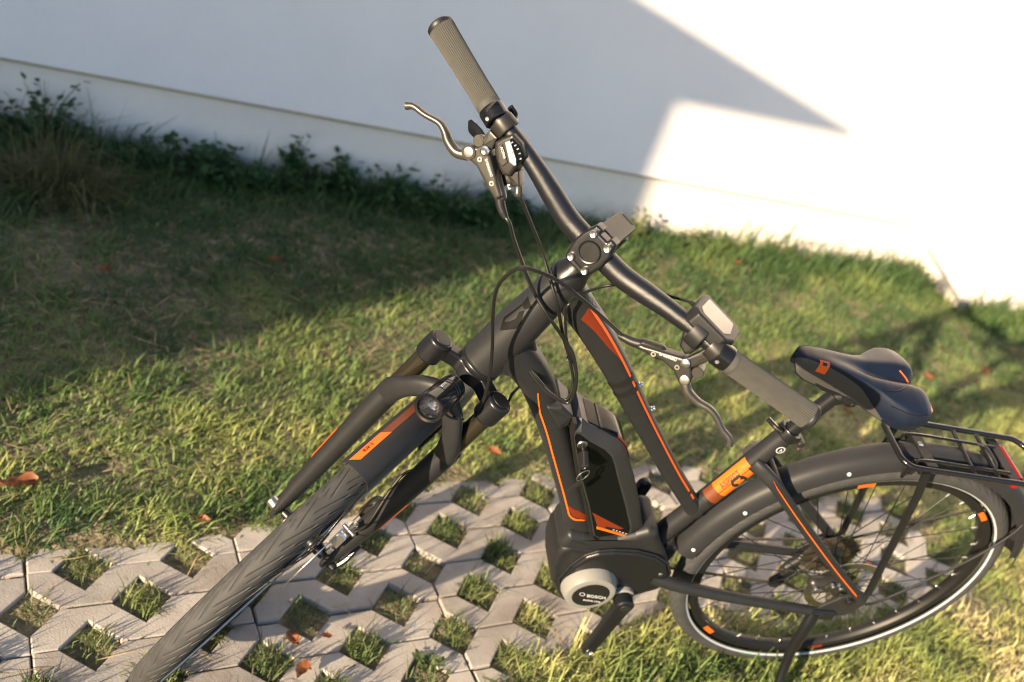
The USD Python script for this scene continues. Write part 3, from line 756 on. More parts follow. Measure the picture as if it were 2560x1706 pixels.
# stays
dro = A_([0.0, .068, .355])
for sd in (1, -1):
    y_ = sd
    b('chain_stay', [sweep(spline(A_([[.432, .046 * y_, .333], [.375, .056 * y_, .327], [.27, .064 * y_, .318], [.15, .069 * y_, .310], [.035, .072 * y_, .304]]), 8), [.013, .0125, .0115, .0105, .010], [.015, .014, .0125, .0115, .0105], ref=SY, n=18)], 'frame_paint')
    ssm = b('seat_stay', [sweep(spline(A_([[.372, .014 * y_, .655], [.352, .030 * y_, .650], [.32, .046 * y_, .632], [.24, .058 * y_, .567], [.10, .066 * y_, .455], [-.028, .071 * y_, .358]]), 8), [.010, .0095, .009, .0085, .008, .008], [.0145, .0135, .012, .0115, .011, .0105], ref=SY, n=18, e=2.6)], 'frame_paint')
    if sd == 1:
        cl = spline(A_([[.340, .0470, .650], [.318, .0575, .632], [.24, .0672, .568], [.10, .0752, .456], [0.0, .0795, .380]]), 10)
        n_ = A_([.62, 0, .78]); w_ = .0048
        v = np.vstack([cl + n_ * w_, cl - n_ * w_]); k_ = len(cl)
        b('stripe', tm(v, [f for i_ in range(k_ - 1) for f in ([i_, i_ + 1, k_ + i_ + 1], [i_, k_ + i_ + 1, k_ + i_])]), 'orange_paint', ssm, True)
    b('dropout', [prism(roundpoly([(.052, .296), (.018, .292), (-.026, .300), (-.046, .345), (-.038, .376), (-.016, .384), (.022, .362), (.050, .322)], .008), -.0035, .0035, (A_([0, .0705 * y_, 0]), A_([1., 0, 0]), A_([0, 0, 1.]), A_([0, 1., 0])), bev=.0012)], 'frame_paint')
b('stay_bridge', [cyl((.315, -.04, .63), (.315, .04, .63), .009)], 'frame_paint')

# ---- battery with lock, window and charge panel
def ringloft(rings, fr):
    """Skins matched outlines (outline, height) in order and caps both ends."""
    n = len(rings[0][0]); v = np.vstack([np.column_stack([A_(p), np.full(n, h_)]) for p, h_ in rings]); f = []
    ccw = sg.Polygon(rings[0][0]).exterior.is_ccw
    for i in range(len(rings) - 1):
        j = np.arange(n); j2 = (j + 1) % n; f += [np.stack([i * n + j, i * n + j2, (i + 1) * n + j2], 1), np.stack([i * n + j, (i + 1) * n + j2, (i + 1) * n + j], 1)]
    for base, flip in ((0, True), ((len(rings) - 1) * n, False)):
        tv, tf = trimesh.creation.triangulate_polygon(sg.Polygon(v[base:base + n, :2]), engine='earcut')
        idx = A_([np.argmin(((v[base:base + n, :2] - q) ** 2).sum(1)) for q in tv]) + base; t = idx[tf]; a, c_, d = v[t[:, 0], :2], v[t[:, 1], :2], v[t[:, 2], :2]
        up = ((c_ - a)[:, 0] * (d - a)[:, 1] - (c_ - a)[:, 1] * (d - a)[:, 0]) > 0
        t = np.where((up == ccw)[:, None], t, t[:, ::-1]); f.append(t[:, ::-1] if flip else t)
    o, u, w_, z = [A_(x, float) for x in fr]; f = np.vstack(f)
    if (np.dot(np.cross(u, w_), z) < 0) == ccw:
        f = f[:, ::-1]
    return tm(o + v[:, :1] * u + v[:, 1:2] * w_ + v[:, 2:] * z, f)


BAT = A_([(.746, .712), (.733, .722), (.714, .709), (.678, .695), (.652, .684), (.632, .668), (.610, .636), (.584, .598), (.545, .534), (.505, .462), (.520, .445), (.580, .425), (.600, .437), (.645, .520), (.695, .603), (.742, .694)])
PNO = A_([(.739, .702), (.729, .702), (.706, .688), (.672, .673), (.654, .658), (.641, .640), (.622, .609), (.600, .575), (.572, .532), (.539, .477), (.533, .457), (.588, .436), (.598, .441), (.643, .524), (.693, .606), (.738, .690)])
k1 = BAT * .75 + PNO * .25
bat = b('battery', ringloft([(PNO, -.0455), (PNO * .9 + BAT * .1, -.0450), (k1, -.036), (BAT, -.030), (BAT, .030), (k1, .036), (PNO * .9 + BAT * .1, .0450), (PNO, .0455)], XZ), 'battery_grey', None, 28)
for s_ in (1, -1):
    b('side_panel', [prism(inset(PNO[::-1] if sg.Polygon(PNO).exterior.is_ccw is False else PNO, .0022), .0440 * s_ if s_ > 0 else -.0462, .0462 if s_ > 0 else -.0440, XZ, bev=.0006)], 'battery_black', bat, 25)
b('panel', [prism([(.630, .508), (.622, .499), (.604, .471), (.575, .463), (.552, .472)], .0455, .0467, XZ, bev=.0002)], 'orange_dark', bat, False)
b('stripe', [prism([(.6045, .470), (.6020, .4635), (.541, .4495), (.5405, .4545)], .0455, .0472, XZ, bev=.0004)], 'orange_paint', bat, False)
b('charge_display', [prism(roundpoly([(.590, .474), (.586, .467), (.542, .456), (.544, .465)], .002), .0455, .0474, XZ, bev=.0004)], 'black_gloss', bat, False)
for k_ in range(5):
    b('indicator', [rbox((.570 - .007 * k_, .0476, .4665 - .0017 * k_), (.003, .0006, .002), bev=.0002)], 'decal_white', bat, False)
b('seam', [sweep(xz([(.747, .722), (.744, .706), (.740, .692), (.695, .604), (.646, .521), (.600, .438), (.592, .428)], .0385), [.0075], [.0032], n=8, ref=SY, e=6)], 'decal_black', bat)
# the sloping window on the battery's upper end, between the two rims
wo = A_([(.7165, .7115), (.678, .6970), (.6515, .6858), (.6308, .6698), (.6105, .6395)]); wi = wo + A_([(.002, -.008), (.002, -.008), (.004, -.007), (.006, -.005), (.007, -.003)])
b('window', [prism(np.vstack([wo, wi[::-1]]), -.0265, .0265, XZ, bev=.0012)], 'window_glass', bat, 30)
b('window_rib', [rbox((.690, 0, .7022), (.005, .053, .0016), A_([[.935, 0, .354], [0, 1, 0], [-.354, 0, .935]]), .0004)], 'black_plastic', bat)
b('stripe', [prism(np.vstack([wo[2:] + A_([.0, .0006]), (wo[2:] + A_([.002, -.002]))[::-1]]), .0195, .0267, XZ, bev=0)], 'orange_dark', bat, False)
lk = A_([.717, .046, .677])
b('lock', [cyl(lk - SY * .004, lk + SY * .0025, .0088, 24)], 'steel_brushed', bat)
b('battery_mount', [prism(roundpoly([(.800, .735), (.774, .742), (.7475, .7225), (.7475, .700), (.760, .690)], .003), -.034, .034, XZ, bev=.006, seg=3)], 'frame_paint')

# ---- motor with casing, cover, round hub, cranks
CAS = [(.642, .432), (.610, .432), (.578, .424), (.545, .432), (.517, .452), (.498, .470), (.478, .470), (.462, .440), (.430, .400), (.396, .352), (.398, .320), (.430, .302), (.470, .296), (.60, .340), (.640, .372), (.648, .405)]
b('motor_casing', [prism(roundpoly(CAS, .010), -.046, .046, XZ, bev=.015, seg=5)], 'frame_paint', None, 40)
MOT = [(.640, .405), (.646, .375), (.640, .335), (.622, .285), (.590, .240), (.555, .218), (.510, .220), (.468, .246), (.430, .290), (.41, .33), (.44, .38), (.52, .40)]
motor = b('motor', [prism(roundpoly(MOT, .02), -.050, .050, XZ, bev=.014, seg=5)], 'black_plastic', None, 40)
COV = [(.606, .350), (.592, .384), (.572, .401), (.545, .410), (.500, .414), (.458, .405), (.424, .384), (.406, .357), (.402, .331), (.410, .305), (.448, .277), (.490, .252), (.54, .240), (.585, .255), (.612, .305)]
b('motor_cover', [prism(roundpoly(COV, .012), .044, .0565, XZ, bev=.009, seg=4)], 'black_satin', motor, 40)
b('cover_rim', [sweep(xz(roundpoly(inset(COV, -.0025), .012, 8), .0505), .0026, n=8, ref=SY, close=True)], 'black_plastic', motor)
b('screw', [cyl((.426, .0560, .3575), (.426, .0578, .3575), .0045, 14)], 'steel', motor)
dc = A_([.554, 0, .304])
hub_ = b('motor_disc', [lathe([(.02, .054), (.0535, .054), (.054, .058), (.0515, .070), (.0478, .0785), (.0462, .0795), (.0365, .0800), (0, .0800)], dc, SY, 56)], 'motor_grey', motor, 30)
b('disc_face', [lathe([(.030, .0795), (.0362, .0795), (.0362, .0806), (.0355, .0811), (0, .0811)], dc, SY, 48)], 'decal_black', motor, 30)
tu, tv_ = A_([-.0405, 0, -.0028]) / .0406, A_([.0028, 0, .0405]) / .0406
tv_ = A_([.030, 0, .0999]) / np.linalg.norm([.030, 0, .0999])
b('lettering', [TXT('BOSCH', .0085, (.5612, .0812, .2995), tu, tv_), TXT('Active Line', .0052, (.5632, .0812, .2865), tu, tv_)], 'decal_white', motor, False)
lc = A_([.5725, .0813, .3065])
b('emblem', [trimesh.Trimesh(*(lambda t_: (lc + t_.vertices[:, :1] * tu + t_.vertices[:, 2:] * tv_ + SY * t_.vertices[:, 1:2] * .1, t_.faces))(trimesh.creation.torus(.0052, .0009, 20, 6).apply_transform(trimesh.transformations.rotation_matrix(np.pi / 2, [1, 0, 0]))), process=False)], 'decal_white', motor)
BBc = A_([.4757, 0, .283])
b('spindle_ring', [lathe([(.012, .052), (.0235, .052), (.0245, .056), (.0235, .064), (.021, .066), (.012, .066)], BBc, SY, 32)], 'motor_grey', motor)
for sd, y_ in ((1, .080), (-1, -.080)):
    cd = A_([math.cos(-1.5448), 0, math.sin(-1.5448)]) * sd; px_ = A_([-cd[2], 0, cd[0]]); e_ = BBc + cd * .17
    out = []
    ln = [(0, .0185), (.03, .0170), (.10, .0150), (.17, .0135)]
    pl = [(s_, w_) for s_, w_ in ln] ; poly = [(-.0185, 0)] + [(.0185 * math.sin(t_) * -1 * 0 + -.0185 * math.cos(t_), .0185 * math.sin(t_)) for t_ in ()] 
    half = [(-.0185 * math.cos(t_), .0185 * math.sin(t_)) for t_ in np.linspace(.15, 1.4, 5)] + ln[1:] + [(.17 + .0135 * math.sin(t_), .0135 * math.cos(t_)) for t_ in np.linspace(.3, 1.5, 5)]
    poly = half + [(s_, -w_) for s_, w_ in half[::-1]]
    out.append(prism(poly, -.0085, .0085, (BBc + SY * y_, cd, px_, SY), bev=.0045, seg=3))
    ck = b('crank_arm', out + [cyl(BBc + SY * (y_ - sd * .022), BBc + SY * (y_ + sd * .009), .0195, 28, .003)], 'black_satin')
    b('crank_bolt', [cyl(BBc + SY * (y_ + sd * .0085), BBc + SY * (y_ + sd * .0105), .0095, 20)], 'lever_dark', ck)
    b('pedal_thread', [lathe([(.0055, .0), (.0088, .0), (.0088, .0012), (.0062, .0014), (.0055, 0)], e_ + SY * (y_ + sd * .0086), SY * sd, 20)], 'steel', ck)

# ---- wheels
RT, RW = .353, .0215


def wheel(name, c, U, V, N, spoke_seed, tread):
    """c axle centre, U and V span the wheel plane, N points to the bicycle's left."""
    pol = lambda r, w, y_: c + (r * np.cos(w))[..., None] * U + (r * np.sin(w))[..., None] * V + np.asarray(y_)[..., None] * N
    ring = lambda pr, n=120: (lambda m_: tm(c + m_.vertices[:, :1] * U + m_.vertices[:, 1:2] * V + m_.vertices[:, 2:] * N, m_.faces))(lathe(pr, (0, 0, 0), (0, 0, 1), n, (1, 0, 0)))
    rim = b(name, [ring([(.292, -.0), (.2925, -.006), (.297, -.0115), (.311, -.0128), (.3125, -.0125), (.3125, -.009), (.305, -.008), (.305, .008), (.3125, .009), (.3125, .0125), (.311, .0128), (.297, .0115), (.2925, .006), (.292, 0)], 144)], 'rim_black')
    # tyre with cut tread grooves
    nu, nv = (2000, 100) if tread else (700, 40)
    w = np.arange(nu) / nu * 2 * np.pi
    a = np.linspace(-2.35, 2.35, nv)
    W_, A2 = np.meshgrid(w, a, indexing='ij')
    y_ = RW * np.sin(A2); lat = RW * A2; s_ = W_ * RT
    cut = np.zeros_like(lat)
    per = 2 * np.pi * RT / 36

    def groove(ph, l0, l1, k_, wd_=.0013, sg_=1):
        for q in (-1, 0, 1):
            d = (s_ % per) + q * per - ph * per
            x_ = np.abs(lat) if sg_ == 0 else lat * sg_
            on = np.clip((x_ - l0) / .0008, 0, 1) * np.clip((l1 - x_) / .0008, 0, 1)
            dist = np.abs(x_ - d * k_) / math.sqrt(1 + k_ * k_)
            cut[...] = np.maximum(cut, on * np.clip(1 - (dist / wd_) ** 2, 0, 1))
    kk = .27
    groove(0, .0, .0145, kk, .0014, 1); groove(.5, .0, .0145, kk, .0014, -1)
    groove(.45, .0075, .0130, kk, .0012, 1); groove(.95, .0075, .0130, kk, .0012, -1)
    for ph in (.15, .65):
        groove(ph - .9 * 0 - .55, .0165, .026, .42, .0013, 1); groove(ph - .30, .0165, .026, .42, .0013, -1)
    r = RT - RW + RW * np.cos(A2) - cut * .0021 * np.clip(np.cos(A2) + .35, 0, 1)
    v = pol(r.ravel(), W_.ravel(), (y_ * (1 - cut * .05)).ravel())
    i, j = np.meshgrid(np.arange(nu), np.arange(nv - 1), indexing='ij'); i2 = (i + 1) % nu
    q = np.stack([i * nv + j, i2 * nv + j, i2 * nv + j + 1, i * nv + j + 1], -1).reshape(-1, 4)
    ty = tm(v, np.vstack([q[:, [0, 1, 2]], q[:, [0, 2, 3]]]))
    b('tyre', ty, 'tyre_rubber', rim, 60)
    ar = [2.06, 2.24]
    for sd in (1, -1):
        sr = [(RT - RW + (RW + .0006) * math.cos(q_), sd * (RW + .0006) * math.sin(q_)) for q_ in np.linspace(2.02, 2.21, 4)]
        b('reflective_stripe', [ring(sr if sd > 0 else sr[::-1], 160)], 'stripe_reflective', rim, True)
    for sd in (1, -1):
        for a0 in ((-53.8, 67.3, 128.7, -112.5) if sd > 0 else (-100, 20, 140)):
            wa = np.radians(np.linspace(a0 - 3.2, a0 + 3.2, 8))
            p0_, p1_ = pol(np.full(8, .2985), wa, np.full(8, sd * .0126)), pol(np.full(8, .3095), wa, np.full(8, sd * .0136))
            f = [x_ for i_ in range(7) for x_ in ([i_, i_ + 1, 8 + i_ + 1], [i_, 8 + i_ + 1, 8 + i_])]
            b('rim_decal', tm(np.vstack([p0_, p1_]), f), 'orange_paint' if a0 != -112.5 else 'orange_dark', rim, True)
    if not tread:
        wa = np.radians(np.linspace(-90, -79, 8)); f = [x_ for i_ in range(7) for x_ in ([i_, i_ + 1, 8 + i_ + 1], [i_, 8 + i_ + 1, 8 + i_])]
        qa, qb = 1.82, 1.98
        b('tyre_label', tm(np.vstack([pol(np.full(8, RT - RW + (RW + .0007) * math.cos(q_)), wa, np.full(8, (RW + .0007) * math.sin(q_))) for q_ in (qa, qb)]), f), 'green_label', rim, True)
    # hub and spokes
    b('hub', [ring([(0, -.050), (.009, -.050), (.010, -.040), (.028, -.038), (.029, -.034), (.028, -.031), (.016, -.026), (.015, .020), (.017, .024), (.030, .026), (.031, .029), (.030, .032), (.012, .034), (.010, .052), (0, .052)], 36), ring([(0, -.075), (.005, -.075), (.005, .075), (0, .075)], 12)], 'black_satin', rim)
    for i_ in range(32):
        sd = 1 if i_ % 2 else -1; g = (i_ // 2); wr = (i_ + .5) / 32 * 2 * np.pi
        cr = (1 if g % 2 else -1) * 1.05
        h = c + .029 * (math.cos(wr + cr) * U + math.sin(wr + cr) * V) + sd * .0305 * N
        e = c + .2935 * (math.cos(wr) * U + math.sin(wr) * V) + sd * .0015 * N
        b('spoke', sweep(np.linspace(h, e, 2), .00105, n=6), 'black_satin', rim)
        dn = (h - e) / np.linalg.norm(h - e)
        b('nipple', cyl(e + dn * .0, e + dn * .013, .0023, 8, .0005), 'steel', rim)
    return rim, ring


rear, rr_ = wheel('wheel', A_([0, 0, .355]), A_([1., 0, 0]), A_([0, 0, 1.]), SY, 1, False)
AXF = st(.0446, 0, -.4722)
front, fr_ = wheel('wheel', AXF, UF, UA, UL, 2, True)


def rotor(ringf, r0, y_):
    n = 48; w = np.arange(n * 6) / (n * 6) * 2 * np.pi
    return ringf([(r0 - .016, y_ - .0009), (r0, y_ - .0009), (r0, y_ + .0009), (r0 - .016, y_ + .0009), (r0 - .016, y_ - .0009)], 96)


def spider(c, U, V, N, r0, y_, mt, parent):
    out = []
    for k_ in range(6):
        w = k_ * np.pi / 3; p = c + N * y_ + .022 * (math.cos(w) * U + math.sin(w) * V); q = c + N * y_ + (r0 - .012) * (math.cos(w + .5) * U + math.sin(w + .5) * V)
        out.append(sweep(np.linspace(p, q, 2), .0008, .005, n=8, ref=N, e=6))
    b('rotor_arm', out, mt, parent)


rt1 = b('brake_rotor', [rotor(rr_, .081, .040)], 'steel_brushed', rear); spider(A_([0, 0, .355]), A_([1., 0, 0]), A_([0, 0, 1.]), SY, .081, .040, 'steel_brushed', rear)
b('brake_rotor', [rotor(fr_, .090, .042)], 'steel', front); spider(AXF, UF, UA, UL, .090, .042, 'black_satin', front)
# rear calliper, cassette, derailleur, chain
b('brake_calliper', [blob([((.085, .050, .372), .014, (.045, .050, .382), .016), ((.045, .052, .382), .015, (.022, .054, .352), .010)], .004, 6), cyl((.060, .035, .378), (.060, .068, .378), .012)], 'lever_dark')
b('calliper_bolt', [cyl((.088, .058, .372), (.088, .070, .372), .005), cyl((.040, .060, .388), (.040, .074, .388), .0055), cyl((.064, .066, .395), (.064, .076, .395), .004)], 'steel')
for k_, rd in enumerate((.062, .056, .050, .044, .039, .034, .029, .025)):
    nt = 36 - 3 * k_; w = np.arange(nt * 4) / (nt * 4) * 2 * np.pi; rr0 = rd + .0022 * np.where(np.arange(nt * 4) % 4 < 2, 1, -1)
    b('sprocket', prism(np.stack([rr0 * np.cos(w), rr0 * np.sin(w)], 1), -.0008, .0008, (A_([0, -.036 - .0042 * k_ * .7, .355]), A_([1., 0, 0]), A_([0, 0, 1.]), A_([0, 1., 0])), bev=0), 'chain_steel', rear, False)
ch = np.vstack([A_([[.4757 + .036 * math.cos(t_), .283 + .036 * math.sin(t_)] for t_ in np.linspace(-1.3, 1.35, 9)]), A_([[.030 * math.cos(t_) * 1.3, .355 + .040 * math.sin(t_)] for t_ in np.linspace(1.45, 3.9, 9)]), A_([[.012, .285], [.04, .262], [.030, .232], [.06, .222]])])
b('chain', [sweep(xz(ch, -.046), .0022, .0045, n=8, ref=SY, close=True)], 'chain_steel')
w = np.arange(60) / 60 * 2 * np.pi; rr0 = .036 + .002 * np.where(np.arange(60) % 4 < 2, 1, -1)
b('chainring', [prism(np.stack([rr0 * np.cos(w), rr0 * np.sin(w)], 1), -.001, .001, (BBc - SY * .052, A_([1., 0, 0]), A_([0, 0, 1.]), SY), bev=0)], 'chain_steel')
b('derailleur', [blob([((.005, -.078, .325), .012, (.022, -.070, .288), .013), ((.022, -.068, .288), .012, (.045, -.060, .265), .010)], .004, 6), prism(roundpoly([(.02, .288), (.045, .272), (.072, .222), (.05, .212), (.022, .24)], .008), -.056, -.046, XZ, bev=.002), cyl((.04, -.050, .262), (.04, -.042, .262), .017), cyl((.055, -.050, .226), (.055, -.042, .226), .017)], 'black_plastic')
b('axle_nut', [cyl((0, .073, .355), (0, .082, .355), .009)], 'black_satin')
b('axle_nut', [cyl((0, -.085, .355), (0, -.073, .355), .009)], 'black_satin')

# ---- fenders
def fender(name, c, U, V, N, a0, a1, R=.388, hw=.0285, mt='fender_paint'):
    w = np.radians(np.linspace(a0, a1, 60)); ph = np.linspace(-1, 1, 15)
    r = R - .030 * np.abs(ph) ** 2.6 - .003 * ph ** 2; y_ = hw * np.sin(ph * np.pi / 2 * .93) / math.sin(np.pi / 2 * .93)
    lay = []
    for o in (0, -.0016):
        Wm, Pm = np.meshgrid(w, np.arange(15), indexing='ij'); rr = r[Pm] + o; yy = y_[Pm] * (1 + o * 20)
        lay.append(c + (rr * np.cos(Wm))[..., None] * U + (rr * np.sin(Wm))[..., None] * V + yy[..., None] * N)
    v = np.concatenate([l.reshape(-1, 3) for l in lay]); n, k, o = 60, 15, 900; f = []
    i, j = np.meshgrid(np.arange(n - 1), np.arange(k - 1), indexing='ij'); q = np.stack([i * k + j, (i + 1) * k + j, (i + 1) * k + j + 1, i * k + j + 1], -1).reshape(-1, 4)
    f += [q[:, [0, 1, 2]], q[:, [0, 2, 3]], q[:, [0, 2, 1]] + o, q[:, [0, 3, 2]] + o]
    bd = [i_ * k for i_ in range(n)] + [(n - 1) * k + j_ for j_ in range(1, k)] + [i_ * k + k - 1 for i_ in range(n - 2, -1, -1)] + [j_ for j_ in range(k - 2, 0, -1)]
    bd = A_(bd); b2 = np.roll(bd, -1); f += [np.stack([bd, b2, b2 + o], 1), np.stack([bd, b2 + o, bd + o], 1)]
    return b(name, tm(v, np.vstack(f)), mt, None, 50), lambda a_, p_, off=.0008: c + (np.interp(p_, ph, r) + off) * (math.cos(math.radians(a_)) * U + math.sin(math.radians(a_)) * V) + np.interp(p_, ph, y_) * (1 + off * 15) * N


ff, ffp = fender('fender', AXF, UF, UA, UL, 61.5, 178, R=.388, hw=.0285)


def sheet(fn, us, vs):
    us, vs = np.asarray(us), np.asarray(vs); v = A_([fn(u_, v_) for u_ in us for v_ in vs]); k = len(vs)
    return tm(v, [x_ for i_ in range(len(us) - 1) for j_ in range(k - 1) for x_ in ([i_ * k + j_, i_ * k + j_ + 1, (i_ + 1) * k + j_ + 1], [i_ * k + j_, (i_ + 1) * k + j_ + 1, (i_ + 1) * k + j_])])


def ymap(l):
    return math.asin(max(-1, min(1, l / .0285 * math.sin(np.pi / 2 * .93)))) / (np.pi / 2 * .93)


o_ = sheet(lambda u_, v_: ffp(u_ + v_ * 1.6, ymap(-.0215 + .0105 * v_)), np.linspace(62.2, 72.0, 8), np.linspace(0, 1, 5))
b('panel', o_, 'orange_paint', ff, True, 'orange panel on the front fender')
o_ = sheet(lambda u_, v_: ffp(u_ + v_ * 1.6, ymap(-.0215 + .0105 * v_), .0007), np.linspace(72.0, 86.0, 8), np.linspace(0, 1, 5))
b('panel', o_, 'orange_brown', ff, True, 'dark brown fade above the orange fender panel')
tt_ = meshkit.text_mesh('E-SUB', .007, .0002, True); q_ = tt_.vertices
b('lettering', tm(A_([ffp(68.5 - math.degrees(a_ / .388), ymap(-.0150 - c_ * .6), .0014) for a_, c_, _ in q_ * A_([.62, 1, 1])]), tt_.faces), 'decal_black', ff, False)
rf, rfp = fender('fender', A_([0, 0, .355]), A_([1., 0, 0]), A_([0, 0, 1.]), SY, 3.5, 158, R=.392, hw=.0285)
for a_, p_ in ((28.5, .84), (59.5, .84), (3.6 + 4, .80)):
    p = rfp(a_, p_, 0); n_ = A_([math.cos(math.radians(a_)) * .45, .9, math.sin(math.radians(a_)) * .45])
    b('rivet', [cyl(p - n_ * .002, p + n_ * .0018, .0042, 12)], 'stripe_reflective', rf)
b('mud_flap', [sheet(lambda u_, v_: rfp(u_, v_, .001) , np.linspace(150, 163, 6), np.linspace(-.8, .8, 7))], 'black_satin', rf, True)
b('fender_bracket', [rbox((.405, 0, .365), (.026, .03, .05), bev=.004)], 'black_plastic')

# ---- rack
ry, rz = .058, .747
loop = np.vstack([A_([[-.02, ry], [.085, ry]]), arc(.026, 80, 8, 5, (.105, ry - .026)), arc(.026, -8, -80, 5, (.105, -ry + .026)), A_([[.085, -ry], [-.02, -ry], [-.155, -ry]]), arc(.036, -85, -178, 7, (-.168, -ry + .036)), arc(.036, 178, 85, 7, (-.168, ry - .036)), A_([[-.155, ry]])])
lp = np.column_stack([loop, np.full(len(loop), rz)])
dense = np.vstack([np.linspace(lp[i_], lp[(i_ + 1) % len(lp)], 5)[:-1] for i_ in range(len(lp))])
rack = b('rack', [sweep(dense, .0056, n=14, ref=(0, 0, 1), close=True)], 'black_gloss')
for x_ in (-.031, -.085):
    b('cross_bar', [cyl((x_ - .004, -ry + .004, rz - .001), (x_ + .004, ry - .004, rz - .001), .0042, 12)], 'black_gloss', rack)
for y_ in (-.020, .048 - .006):
    b('rod', [tube(A_([[.10, y_, rz - .045], [.098, y_, rz - .006], [.085, y_, rz + .006], [.0, y_, rz + .007], [-.108, y_, rz + .006]]), .0028, n=8)], 'black_gloss', rack)
b('spring_clip', [tube(A_([[-.068, -.020, rz + .008], [-.078, -.01, rz + .012], [-.078, .03, rz + .012], [-.070, .042, rz + .008]]), .0028, n=8), tube(A_([[-.115, -.03, rz], [-.098, -.014, rz - .012], [-.098, .02, rz - .012], [-.112, .036, rz]]), .0045, n=8), cyl((-.10, -.028, rz - .014), (-.10, .03, rz - .014), .006)], 'black_plastic', rack)
b('front_plate', [rbox((.060, 0, rz - .006), (.026, .090, .004), bev=.001), rbox((.066, .0, rz - .020), (.006, .080, .030), bev=.001)], 'rim_black', rack, False)
b('screw', [cyl((.062, -.008, rz - .004), (.062, -.008, rz - .0025), .006, 12)], 'steel', rack)
b('rear_plate', [rbox((-.128, 0, rz - .008), (.026, .112, .006), bev=.0015)], 'rim_black', rack, False)
b('tail_light', [prism(roundpoly([(-.045, -.030), (.045, -.030), (.045, -.001), (-.045, -.001)], .008), 0, .014, (A_([-.140, 0, rz - .004]), A_([0, 1., 0]), A_([0, 0, 1.]), A_([-1., 0, 0])), bev=.006, seg=3)], 'red_lens', rack)
for sd in (1, -1):
    b('strut', [sweep(A_([[.085, sd * (ry + .004), rz - .004], [.066, sd * (ry + .009), rz - .06], [-.028, sd * .074, .382]]), .0032, .0078, n=12, ref=SY, e=5)], 'black_satin', rack)
    b('fender_stay', [tube(A_([[-.040, sd * .078, .352], [-.075, sd * .076, .375], [-.20, sd * .055, .50], [-.262, sd * .036, .575], [-.285, sd * .02, .61]]), .0030, n=8)], 'cable_black', rack)
b('rack_bracket', [tube(A_([[.088, -.02, rz - .008], [.105, -.03, rz - .03], [.085, -.028, rz - .055]]), .003, n=6), tube(A_([[.088, .03, rz - .008], [.095, .03, rz - .03], [.085, .028, rz - .055]]), .003, n=6), rbox((.075, 0, rz - .04), (.012, .06, .02), bev=.002)], 'black_plastic', rack)

# ---- kickstand
ks = b('kickstand', [sweep(spline(A_([[.050, .074, .302], [.052, .086, .262], [.049, .097, .195], [.043, .108, .150], [.041, .134, .09], [.040, .166, .000]]), 8), [.011, .0105, .0095, .0085, .0085, .0085], [.014, .013, .0105, .009, .009, .009], ref=SY, n=14, e=2.6), rbox((.035, .074, .300), (.060, .014, .030), bev=.004)], 'black_satin')
b('foot', [cyl((.040, .164, .006), (.040, .172, -.016), .012)], 'black_plastic', ks)

# ---- saddle
xs = A_([.4285, .425, .420, .400, .370, .335, .305, .280, .255, .232, .212, .195, .182, .174])
hw_ = A_([.005, .011, .0165, .0200, .0225, .0260, .0320, .0450, .0650, .0800, .0835, .081, .072, .055])
zt_ = A_([.901, .909, .913, .914, .913, .909, .905, .902, .902, .903, .904, .903, .899, .890])
dr_ = A_([.004, .016, .030, .040, .045, .045, .042, .044, .045, .045, .043, .038, .030, .018])
lob = A_([0, 0, 0, 0, .001, .003, .006, .010, .014, .018, .020, .021, .020, .016])
k_ = 44; ax_ = np.linspace(0, len(xs) - 1, k_)
f1 = lambda a_: np.interp(ax_, np.arange(len(xs)), a_)
xs, hw_, zt_, dr_, lob = f1(xs), f1(hw_), f1(zt_), f1(dr_), f1(lob)
u = np.linspace(-1, 1, 41); rows = []
for i_ in range(k_):
    a_ = np.abs(u); y_ = hw_[i_] * np.sin(np.clip(a_ * 1.18, 0, 1) * np.pi / 2) * np.sign(u) * np.where(a_ > .85, 1 - (a_ - .85) * .55, 1)
    yn = np.abs(y_) / max(hw_[i_], 1e-6)
    crown = -.20 * hw_[i_] * np.minimum(yn, 1) ** 2.4 * .9
    skirt = -dr_[i_] * np.clip((a_ - .60) / .40, 0, 1) ** 1.5
    groove = -lob[i_] * np.exp(-(y_ / (.012 + .1 * lob[i_])) ** 2)
    rows.append(np.stack([np.full(41, xs[i_]) - .010 * (lob[i_] / .016) * np.exp(-(y_ / .02) ** 2) * -1, y_, zt_[i_] + crown + skirt + groove], 1))
rows = A_(rows); v = rows.reshape(-1, 3); i, j = np.meshgrid(np.arange(k_ - 1), np.arange(40), indexing='ij')
q = np.stack([i * 41 + j, (i + 1) * 41 + j, (i + 1) * 41 + j + 1, i * 41 + j + 1], -1).reshape(-1, 4)
v2 = v - A_([0, 0, .004]); v2[:, 1] *= .9
bd = A_([i_ * 41 for i_ in range(k_)] + [(k_ - 1) * 41 + j_ for j_ in range(1, 41)] + [i_ * 41 + 40 for i_ in range(k_ - 2, -1, -1)] + [j_ for j_ in range(39, 0, -1)]); b2_ = np.roll(bd, -1); o = len(v)
sad = b('saddle', tm(np.vstack([v, v2]), np.vstack([q[:, [0, 2, 1]], q[:, [0, 3, 2]], q[:, [0, 1, 2]] + o, q[:, [0, 2, 3]] + o, np.stack([bd, b2_ + o, b2_], 1), np.stack([bd, bd + o, b2_ + o], 1)])), 'saddle_sky_tint', None, 60)


